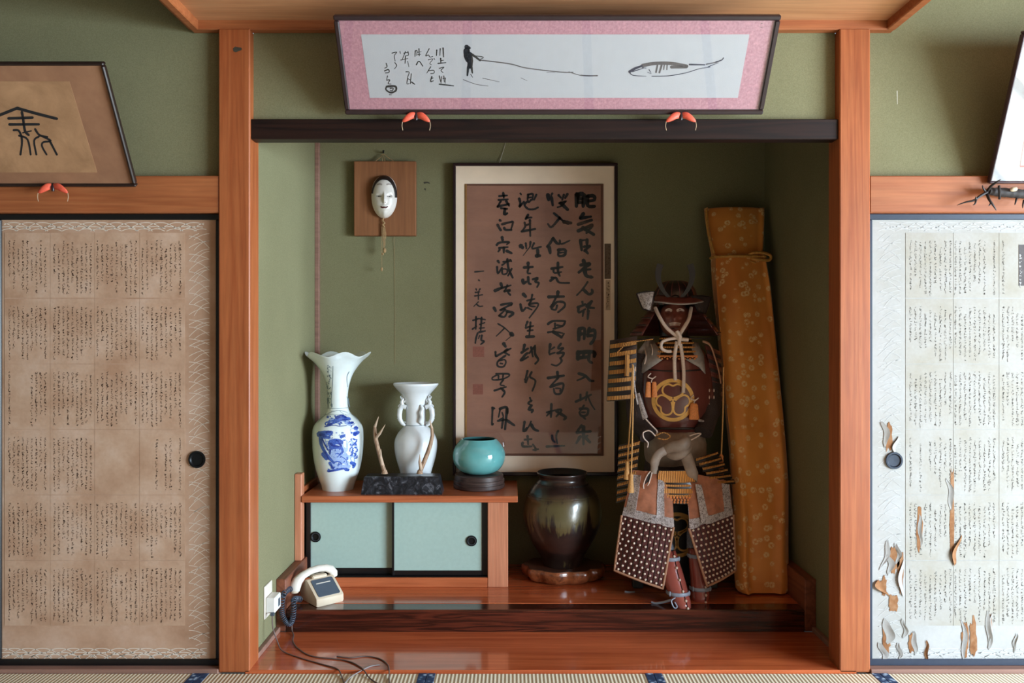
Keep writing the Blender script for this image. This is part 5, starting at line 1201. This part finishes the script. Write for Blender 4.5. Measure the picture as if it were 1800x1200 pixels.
build('head_block', MB().lathe(P(1186, 560, FYc).x, FYc + .03, prof_px(FYc, [(606, 22), (590, 24), (560, 27), (535, 28), (520, 26)]), 32, 1.0, capt=True), M['lac_dk'], ar, 60)

# -- helmet
HY = .81; hc = P(1187, 530, HY); s = S(HY)
hp = [(CAM_Z - (y - 600) * s, r * s) for y, r in smooth_prof([(537, 37), (530, 37.5), (520, 36.5), (510, 33.5), (502, 28), (497, 21), (494, 12), (493, 2)])]
hm = build('helmet_bowl', MB().lathe(hc.x, HY, hp, 48, 1.05, capb=False), M['lac_dk'], ar, 60)
mb = MB()
for k in range(16):
    a = 2 * PI * k / 16; mb.tube([(hc.x + (r + .001) * math.cos(a), HY + 1.05 * (r + .001) * math.sin(a), z) for z, r in hp[:-3:3]], .0022, 5)
build('helmet_ridge', mb, M['lac_red'], hm, 60); stuff(bpy.data.objects[hm.children[-1].name])
def visor(u, v):
    a = PI * (1.12 + .76 * u); r = (37 + 13 * v) * s; return Vector((hc.x + r * math.cos(a), HY + 1.12 * r * math.sin(a), CAM_Z - (526 + 11 * v + 3 * (math.cos(PI * (u - .5) * 2)) - 3 - 600) * s))
build('visor', MB().grid(visor, 28, 4), M['lac_red'], ar, 70, recalc=False, solid=.004)
build('visor_edge', MB().tube([visor(k / 28, 1) for k in range(29)], .004, 6), M['leather_grey'], ar, 60)
for i in range(4):
    r0, r1, z0, z1 = 40 + i * 9.5, 50 + i * 10, 536 + i * 12.5, 550 + i * 13
    pr = [(CAM_Z - (z0 - 600) * s, r0 * s), (CAM_Z - (z1 - 600) * s, r1 * s)]
    lam = build('neck_guard_lame', MB().lathe(hc.x, HY, pr, 40, .82, -PI * .20, PI * 1.20), M['lac_red'], ar, 50, solid=.004)
    rr_ = (r0 + .7 * (r1 - r0)) * s + .004; zz = CAM_Z - (z0 + .7 * (z1 - z0) - 600) * s
    build('lacing', MB().tube([(hc.x + rr_ * math.cos(a), HY + .82 * rr_ * math.sin(a), zz) for a in [PI * (-.19 + 1.38 * k / 40) for k in range(41)]], .003, 5), M['mail'], lam, 60)
for sgn, c in ((-1, ((1119, 516, .74), (1151, 512, .70), (1144, 547, .68), (1130, 543, .70))), (1, ((1216, 520, .70), (1250, 522, .76), (1240, 552, .72), (1226, 546, .69)))):
    fn = patch(c, .012)
    build('turnback', MB().slab(fn, 8, 8, .005), M['brocade_silver'] if sgn < 0 else M['mail'], ar, 50)
    build('turnback_rim', MB().tube([fn(0, 0), fn(.5, -.06), fn(1, 0), fn(1.02, .5), fn(1, 1), fn(.4, 1), fn(0, 1), fn(-.02, .5), fn(0, 0)], .004, 6), M['lac_dk'], ar, 60)
for sgn in (-1, 1):
    cl = [(1187 + sgn * 9, 524), (1187 + sgn * 20, 512), (1187 + sgn * 28, 496), (1187 + sgn * 30, 480), (1187 + sgn * 26, 464)]
    w_ = [4, 6.5, 8.5, 10.5, 12]; pts = spline([P(x, y, .70) for x, y in cl], 6); ws = [w_[min(int(k / 6), 3)] + (w_[min(int(k / 6), 3) + 1] - w_[min(int(k / 6), 3)]) * (k % 6) / 6 for k in range(len(pts))]
    L = []; Rr = []
    for k in range(len(pts)):
        tg = (pts[min(k + 1, len(pts) - 1)] - pts[max(k - 1, 0)]).normalized(); nn = Vector((tg.z, 0, -tg.x)); hw = ws[k] * S(.70) * .5
        L.append(pts[k] + nn * hw); Rr.append(pts[k] - nn * hw)
    mb = MB().slab(lambda u, v: L[round(v * (len(L) - 1))].lerp(Rr[round(v * (len(L) - 1))], u), 2, len(L) - 1, .004)
    build('helmet_horn', mb, M['lac_dk'], ar, 40)
build('horn_base', MB().sphere(P(1187, 524, .70), .018, 12, 8, 1.3, .5, 1), M['lac_dk'], ar, 60)

# -- chin cord
kx = lambda x, y, d=0.0: P(x, y, .635 - d)
build('chin_cord', MB().tube(spline([P(1152, 541, .72), kx(1160, 558, -.03), kx(1172, 576), kx(1189, 590, .012)], 6), .0088, 8).tube(spline([P(1215, 541, .72), kx(1211, 560, -.03), kx(1202, 576), kx(1193, 590, .012)], 6), .0088, 8), M['rope'], ar, 60)
build('cord_knot', MB().sphere(kx(1193, 590, .016), .016, 10, 8, .9, .8, 1.5).tube([kx(1190, 582, .02), kx(1196, 592, .032), kx(1193, 606, .02)], .009, 8).tube([kx(1196, 596, .01), kx(1210, 597, .01)], .009, 8), M['rope'], ar, 60)
build('cord_loop', MB().tube(spline([kx(1190, 594, .01), kx(1176, 596, .012), kx(1164, 601, .012), kx(1163, 612, .014), kx(1172, 617, .016), kx(1180, 617, .016)], 6), .0075, 8), M['rope'], ar, 60)
for pts in (((1190, 600), (1186, 625), (1186, 650), (1187, 668)), ((1196, 604), (1200, 630), (1202, 660), (1201, 690))):
    build('cord_end', MB().tube(spline([P(x, y, min(.635, on(.010)(x, max(y, 606)).y) - .012) for x, y in pts], 6), [.0088] * 18 + [.0095], 8), M['rope'], ar, 60)

# -- shoulder guards
def lames(nm, corners, rows, parent, base, lace, bulge=.02, dotted=False, frac=.5, th=.006):
    fn = patch(corners, bulge); out = []
    for i in range(rows):
        v0, v1 = i / rows, (i + 1) / rows + .01
        def g(u, v, v0=v0, v1=v1): p = fn(u, v0 + (v1 - v0) * v); p.y -= .008 * v; return p
        la_ = build(nm, MB().slab(g, 10, 2, th), base, parent, 40); out.append(g)
        build('lacing', MB().slab(lambda u, v, g=g: g(.02 + .96 * u, (1 - frac) * .8 + frac * v) - Vector((0, .004, 0)), 10, 2, .003), lace, la_, 40)
    return fn, out
sg = thing  # (the guards are parts of the armour)
fn, _ = lames('shoulder_lame', ((1072, 598, .70), (1120, 590, .66), (1117, 700, .645), (1066, 704, .70)), 7, ar, M['lac_dk'], M['lace_dim'], .03, frac=.42)
build('guard_cord', MB().tube([fn(.62, .28) - Vector((0, .02, 0)), fn(.62, .62) - Vector((0, .022, 0))], .011, 8, flat=.5), M['lace_dim'], ar, 60)
build('guard_cord', MB().tube([fn(.25, .22) - Vector((0, .018, 0)), fn(.6, .08) - Vector((0, .026, 0)), P(1148, 596, .64)], .003, 6), M['lace_dim'], ar, 60)
lames('shoulder_lame', ((1240, 606, .72), (1266, 618, .78), (1272, 704, .78), (1256, 700, .72)), 6, ar, M['lac_red'], M['mail'], .02, frac=.4)
mb = MB()
for pts in (((1116, 646), (1114, 664), (1117, 690), (1121, 710)),):
    q_ = spline([P(x, y, .632) for x, y in pts], 10)
    for k in range(0, len(q_) - 1): mb.sphere(q_[k], .006, 6, 4, .7, .5, 1.1)
stuff(build('edge_braid', mb, M['brocade_silver'], ar, 60)); mb = MB()
q_ = spline([P(x, y, .70) for x, y in ((1236, 600), (1248, 606), (1256, 626), (1263, 650), (1267, 672))], 10)
for k in range(len(q_)): mb.sphere(q_[k], .0055, 6, 4, .7, .5, 1.2)
stuff(build('edge_braid', mb, M['piping'], ar, 60))
# -- long cords with tassels
def long_cord(x0, y0, x1, y1, Y, h, mat):
    c = build('tassel_cord', MB().tube(spline([P(x0, y0, Y), P((x0 + x1) / 2 + 1, (y0 + y1) / 2, Y - .01), P(x1, y1, Y)], 6), .0034, 6), M['tassel_g'], ar, 60)
    k = S(Y); build('tassel_skirt', MB().tube([P(x1, y1 - 2, Y), P(x1, y1 + 2, Y), P(x1, y1 + 5, Y), P(x1 - .5, y1 + h * .6, Y), P(x1 - 1, y1 + h, Y)], [.005, .011, .009, .013, .016], 12), mat, c, 60)
long_cord(1112, 640, 1103, 812, .59, 30, M['tassel_g']); long_cord(1113, 642, 1109.5, 834, .575, 31, M['tassel_g']); long_cord(1272, 645, 1268, 800, .66, 45, M['tassel_o'])
build('thin_rod', MB().tube([P(1088, 602, .67), P(1150, 594, .655)], .004, 6).tube([P(1205, 594, .66), P(1248, 595, .69)], .003, 6), M['lac_dk'], ar, 60)

# -- arms in mail sleeves
build('sleeve', MB().tube(spline([P(1133, 625, .80), P(1122, 680, .78), P(1122, 735, .74), P(1140, 765, .66)], 6), [.062] * 7 + [.055] * 6 + [.046] * 6, 14), M['mail'], ar, 60)
build('sleeve', MB().tube(spline([P(1236, 628, .80), P(1248, 680, .77), P(1247, 725, .72), P(1236, 760, .66)], 6), [.058] * 7 + [.052] * 6 + [.044] * 6, 14), M['mail'], ar, 60)
for i, dx in enumerate((-9, -2, 5)):
    build('sleeve_splint', MB().tube([P(1246 + dx, 684, .705 + abs(dx) * .001), P(1248 + dx, 710, .69 + abs(dx) * .001), P(1244 + dx, 738, .675 + abs(dx) * .001)], .008, 8, flat=.5), M['lac_red'], ar, 60)
mb = MB()
for dx in (-7, 1, 9):
    for y in (686, 698, 712, 726): mb.sphere(P(1246 + dx, y, .688), .006, 6, 4, .6, .6, 1.5)
stuff(build('sleeve_studs', mb, M['white_paint'], ar, 60))
build('cuff', MB().tube(spline([P(1228, 738, .665), P(1240, 742, .655), P(1253, 747, .68)], 5), .007, 7), M['brocade_silver'], ar, 60)
build('arm_strap', MB().slab(patch(((1118, 692, .655), (1124, 690, .645), (1139, 733, .62), (1130, 738, .63)), .004), 3, 8, .004), M['brocade_silver'], ar, 50)
build('side_cord', MB().tube(spline([P(1135, 736, .62), P(1146, 748, .61), P(1155, 758, .60), P(1152, 766, .60)], 6), .0035, 6), M['rope'], ar, 60)

# -- sash
SY = .77; sp = prof_px(SY, [(815, 50), (800, 54), (780, 55), (765, 51), (756, 46)])
sc_ = P(AX, 780, SY)
build('sash', MB().lathe(sc_.x, SY, sp, 48, .74, capt=True, warp=lambda p, th: p + Vector((0, .004 * math.sin(p.z * 160 + 3 * th), 0))), M['sash'], ar, 60)
kq = lambda x, y, d=0: P(x, y, .60 - d)
build('sash_knot', MB().tube(spline([kq(1168, 792), kq(1180, 786, .02), kq(1196, 784, .035), kq(1206, 776, .03), kq(1202, 770, .01)], 6), [.02 + .012 * math.sin(PI * k / 24) for k in range(25)], 12, flat=.8).tube(spline([kq(1172, 798), kq(1186, 800, .02), kq(1202, 794, .03), kq(1212, 784, .01)], 6), [.014 + .012 * math.sin(PI * k / 18) for k in range(19)], 12, flat=.8), M['sash'], ar, 60)
build('sash_tail', MB().tube(spline([kq(1172, 790, .01), kq(1158, 798, .02), kq(1151, 812, .02), kq(1150, 832, .02)], 6), [.016, .018] + [.022] * 12 + [.018] * 5, 12, flat=.5), M['sash'], ar, 60)
build('sash_tail', MB().tube(spline([kq(1204, 794, .02), kq(1210, 812, .03), kq(1217, 832, .035), kq(1224, 850, .03)], 6), [.016, .018] + [.027] * 12 + [.02, .016, .012, .010, .008], 12, flat=.45), M['sash'], ar, 60)
build('waist_cord', MB().tube(spline([kq(1152, 766, .01), kq(1142, 757, .01), kq(1131, 760, .01), kq(1132, 770, .012), kq(1139, 778, .012), kq(1138, 786, .01)], 6), .0034, 6), M['rope'], ar, 60)
build('waist_cord', MB().tube(spline([kq(1209, 776, .01), kq(1224, 768, .012), kq(1232, 762, .01), kq(1224, 762, .01), kq(1212, 766, .01)], 6), .0034, 6), M['rope'], ar, 60)
build('waist_cord', MB().tube(spline([kq(1152, 766, .01), kq(1166, 760, .02), kq(1178, 766, .02), kq(1170, 772, .02), kq(1156, 770, .01)], 6), .0034, 6), M['lace_dim'], ar, 60)

# -- dark hip cloth between the sash and the chest
build('hip_cloth', MB().lathe(sc_.x, .775, prof_px(.775, [(878, 50), (870, 55), (850, 57), (820, 54), (800, 50)]), 40, .72, capt=True), M['mail'], ar, 60)
# -- skirt plates
fn, _ = lames('skirt_lame', ((1157, 826, .575), (1204, 826, .575), (1224, 846, .565), (1153, 848, .565)), 1, ar, M['lac_dk'], M['lace_gold'], .01, frac=.75)
def skirt(nm, corners, rows, lace, dots):
    fn = patch(corners, .012)
    bp = build(nm, MB().slab(fn, 10, 8, .005), M['lac_dk'], ar, 40)
    for v0, v1 in rows: build('lacing', MB().slab(sub(fn, .02, .98, v0, v1, .004), 12, 2, .003), lace, bp, 40)
    if dots:
        mb = MB()
        for r_ in range(3):
            for k in range(12):
                mb.sphere(fn((k + .5 + .25 * (r_ % 2)) / 12.4, .80 + .075 * r_) - Vector((0, .003, 0)), .0062, 7, 5, 1, .6, 1)
        stuff(build('skirt_knots', mb, M['tassel_o'], bp, 60))
skirt('skirt_plate', ((1157, 826, .57), (1206, 826, .57), (1226, 886, .55), (1152, 884, .55)), ((.02, .08), (.16, .36), (.42, .48), (.54, .68), (.72, .77)), M['lace_gold'], True)
for rows_ in range(6):
    y = 806 + rows_ * 8; 
    la_ = build('side_skirt_lame', MB().slab(patch(((1222 + rows_ * 6, y - 1, .60), (1262 + rows_ * 5.6, y - 14 + rows_ * 2, .64), (1265 + rows_ * 5.6, y - 6 + rows_ * 2, .635), (1224 + rows_ * 6, y + 7, .595)), .008), 6, 2, .005), M['lac_dk'], ar, 40)
    build('lacing', MB().slab(patch(((1223 + rows_ * 6, y, .592), (1262 + rows_ * 5.6, y - 12 + rows_ * 2, .632), (1263 + rows_ * 5.6, y - 9 + rows_ * 2, .63), (1224 + rows_ * 6, y + 4, .59)), .008), 6, 2, .003), M['lace_dim'], la_, 40)
for i in range(8):
    y = 776 + i * 13
    la_ = build('side_skirt_lame', MB().slab(patch(((1088 - i * .5, y + 6, .66), (1126 - i * 1.5, y - 4, .62), (1125 - i * 1.5, y + 8, .615), (1086 - i * .5, y + 17, .655)), .012), 6, 2, .005), M['lac_dk'], ar, 40)
    build('lacing', MB().slab(patch(((1088 - i * .5, y + 9, .652), (1125 - i * 1.5, y - 1, .612), (1124 - i * 1.5, y + 5, .608), (1087 - i * .5, y + 14, .648)), .012), 6, 2, .003), M['lace_dim'], la_, 40)

# -- thigh guards
def thigh(upper, lower, side, trim_v):
    fu = patch(upper, .03, .012); fl2 = patch(lower, .03)
    up_ = build('thigh_cloth', MB().slab(fu, 14, 14, .006), M['brown_cloth'], ar, 60)
    lo_ = build('thigh_guard', MB().slab(fl2, 14, 14, .008), M['maroon'], ar, 60)
    build('trim_band', MB().slab(sub(fu, 0, 1, .84, 1.02, .004), 12, 3, .004), M['brocade_silver'], up_, 60)
    for a, b in trim_v: build('trim_band', MB().slab(sub(fu, a, b, .1, .88, .004), 3, 10, .004), M['brocade_silver'], up_, 60)
    build('edge_piping', MB().tube([fl2(0, k / 12) for k in range(13)] + [fl2(k / 10, 1) for k in range(1, 11)] + [fl2(1, 1 - k / 12) for k in range(1, 13)], .006, 7), M['piping'], lo_, 60)
    mb = MB(); n = 9
    for r_ in range(11):
        for k in range(n):
            u = (k + (.28 if r_ % 2 else .62)) / n; v = .05 + .90 * r_ / 10
            if u < .97: mb.sphere(fl2(u, v) - Vector((0, .003, 0)), .0058, 6, 4, 1, .7, 1)
    stuff(build('stud_rows', mb, M['rivet'], lo_, 60))
    for k in range(1, 9):
        mb2 = MB().tube([fl2(k / 9, v / 10) - Vector((0, .0005, 0)) for v in range(11)], .0016, 5); build('seam', mb2, M['lac_dk'], lo_, 60)
thigh(((1112, 826, .62), (1180, 828, .58), (1185, 926, .50), (1094, 903, .585)), ((1093, 905, .585), (1184, 926, .498), (1165, 1034, .49), (1080, 1002, .57)), -1, ((.04, .22), (.64, .80)))
thigh(((1205, 828, .58), (1282, 845, .63), (1288, 903, .60), (1212, 928, .51)), ((1211, 928, .508), (1289, 904, .60), (1293, 1002, .585), (1243, 1030, .50)), 1, ((.0, .0001), (.80, .98)))
build('thigh_band', MB().slab(patch(((1222, 850, .545), (1233, 852, .54), (1247, 915, .515), (1233, 920, .51)), .003), 3, 8, .004), M['brocade_silver'], ar, 50)
build('slit_edge', MB().tube(spline([P(1143, 828, .57), P(1136, 838, .568), P(1131, 853, .566), P(1134, 860, .566), P(1141, 848, .566), P(1146, 830, .57)], 5), .003, 6), M['rope'], ar, 60)
build('slit', MB().slab(patch(((1141, 831, .572), (1146, 831, .572), (1136, 857, .57), (1132, 855, .57)), 0), 2, 6, .003), M['mask_dark'], ar)

# -- shin guards
def shin(rows, Yt, Yb, straps, lean, cap):
    n = len(rows); V = []; m = 18
    def ring(k, off=0.0):
        y, l, r_ = rows[k]; t_ = k / (n - 1); Y = Yt + (Yb - Yt) * t_; s_ = S(Y); c = P((l + r_) / 2, y, Y + (r_ - l) / 2 * s_); R_ = (r_ - l) / 2 * s_ + off
        return [c + Vector((R_ * math.cos(a), R_ * .95 * math.sin(a), 0)) for a in [PI * (.95 + 1.10 * j / m) for j in range(m + 1)]]
    mb = MB()
    for k in range(n): mb.v += [tuple(p) for p in ring(k)]
    for k in range(n - 1):
        for j in range(m): a = k * (m + 1) + j; mb.f.append((a, a + 1, a + m + 2, a + m + 1))
    g = build('shin_guard', mb, M['shin_red'], ar, 70, solid=.005)
    for k in straps:
        rg = ring(k, .004); build('strap', MB().tube(rg, .0085, 6, flat=.4), M['strap'], g, 60); [build('buckle', MB().sphere(rg[q_], .010, 8, 6, .6, .8, 1.2), M['strap'], g, 60) for q_ in (4, -4)]
    seam = [ring(k, .002)[11] for k in range(n)]
    build('seam', MB().tube(seam, .0018, 5), M['lac_dk'], g, 60)
    mb = MB(); q_ = spline(seam, 6)
    for k in range(4, len(q_) - 2, max(1, (len(q_) - 4) // 5)): mb.sphere(q_[k] - Vector((0, .002, 0)), .0065, 7, 5)
    stuff(build('rivets', mb, M['rivet'], g, 60))
    build('lining', MB().tube([ring(0)[9] + Vector((0, .034, 0)), ring(n // 2)[9] + Vector((0, .062, 0)), ring(n - 1)[9] + Vector((0, .045, .004))], [.020, .042, .03], 10), M['mail'], g, 60)
    c = P(*cap[0]); e = P(*cap[1]); build('knee_mail', MB().tube([e + Vector((0, .02, 0)), e.lerp(c, .5) + Vector((0, .02, 0)), c + Vector((0, .025, 0))], [.030, .022, .004], 10, flat=.5), M['mail_grey'], g, 60)
shin([(966, 1166, 1187), (980, 1165, 1192), (1000, 1161, 1199), (1020, 1165, 1205), (1040, 1173, 1210), (1055, 1180, 1214), (1068, 1188, 1215)], .515, .418, (1, 4), 0, ((1174, 942, .53), (1176, 968, .515)))
shin([(962, 1210, 1231), (975, 1210, 1236), (995, 1211, 1243), (1015, 1213, 1246), (1032, 1214, 1247), (1045, 1215, 1247), (1057, 1216, 1246)], .56, .505, (1, 4), 0, ((1214, 915, .58), (1220, 964, .56)))
build('shin_tie', MB().tube(spline([P(1187, 1050, .435), P(1180, 1056, .43), P(1185, 1068, .425), P(1190, 1066, .425), P(1186, 1058, .43)], 5), .0035, 6), M['strap'], ar, 60)
build('loose_tie', MB().tube(spline([P(1145, 1058, .50), P(1152, 1060, .49), P(1166, 1058, .47), P(1180, 1054, .44)], 5), .005, 6, flat=.6), M['strap'], ar, 60)
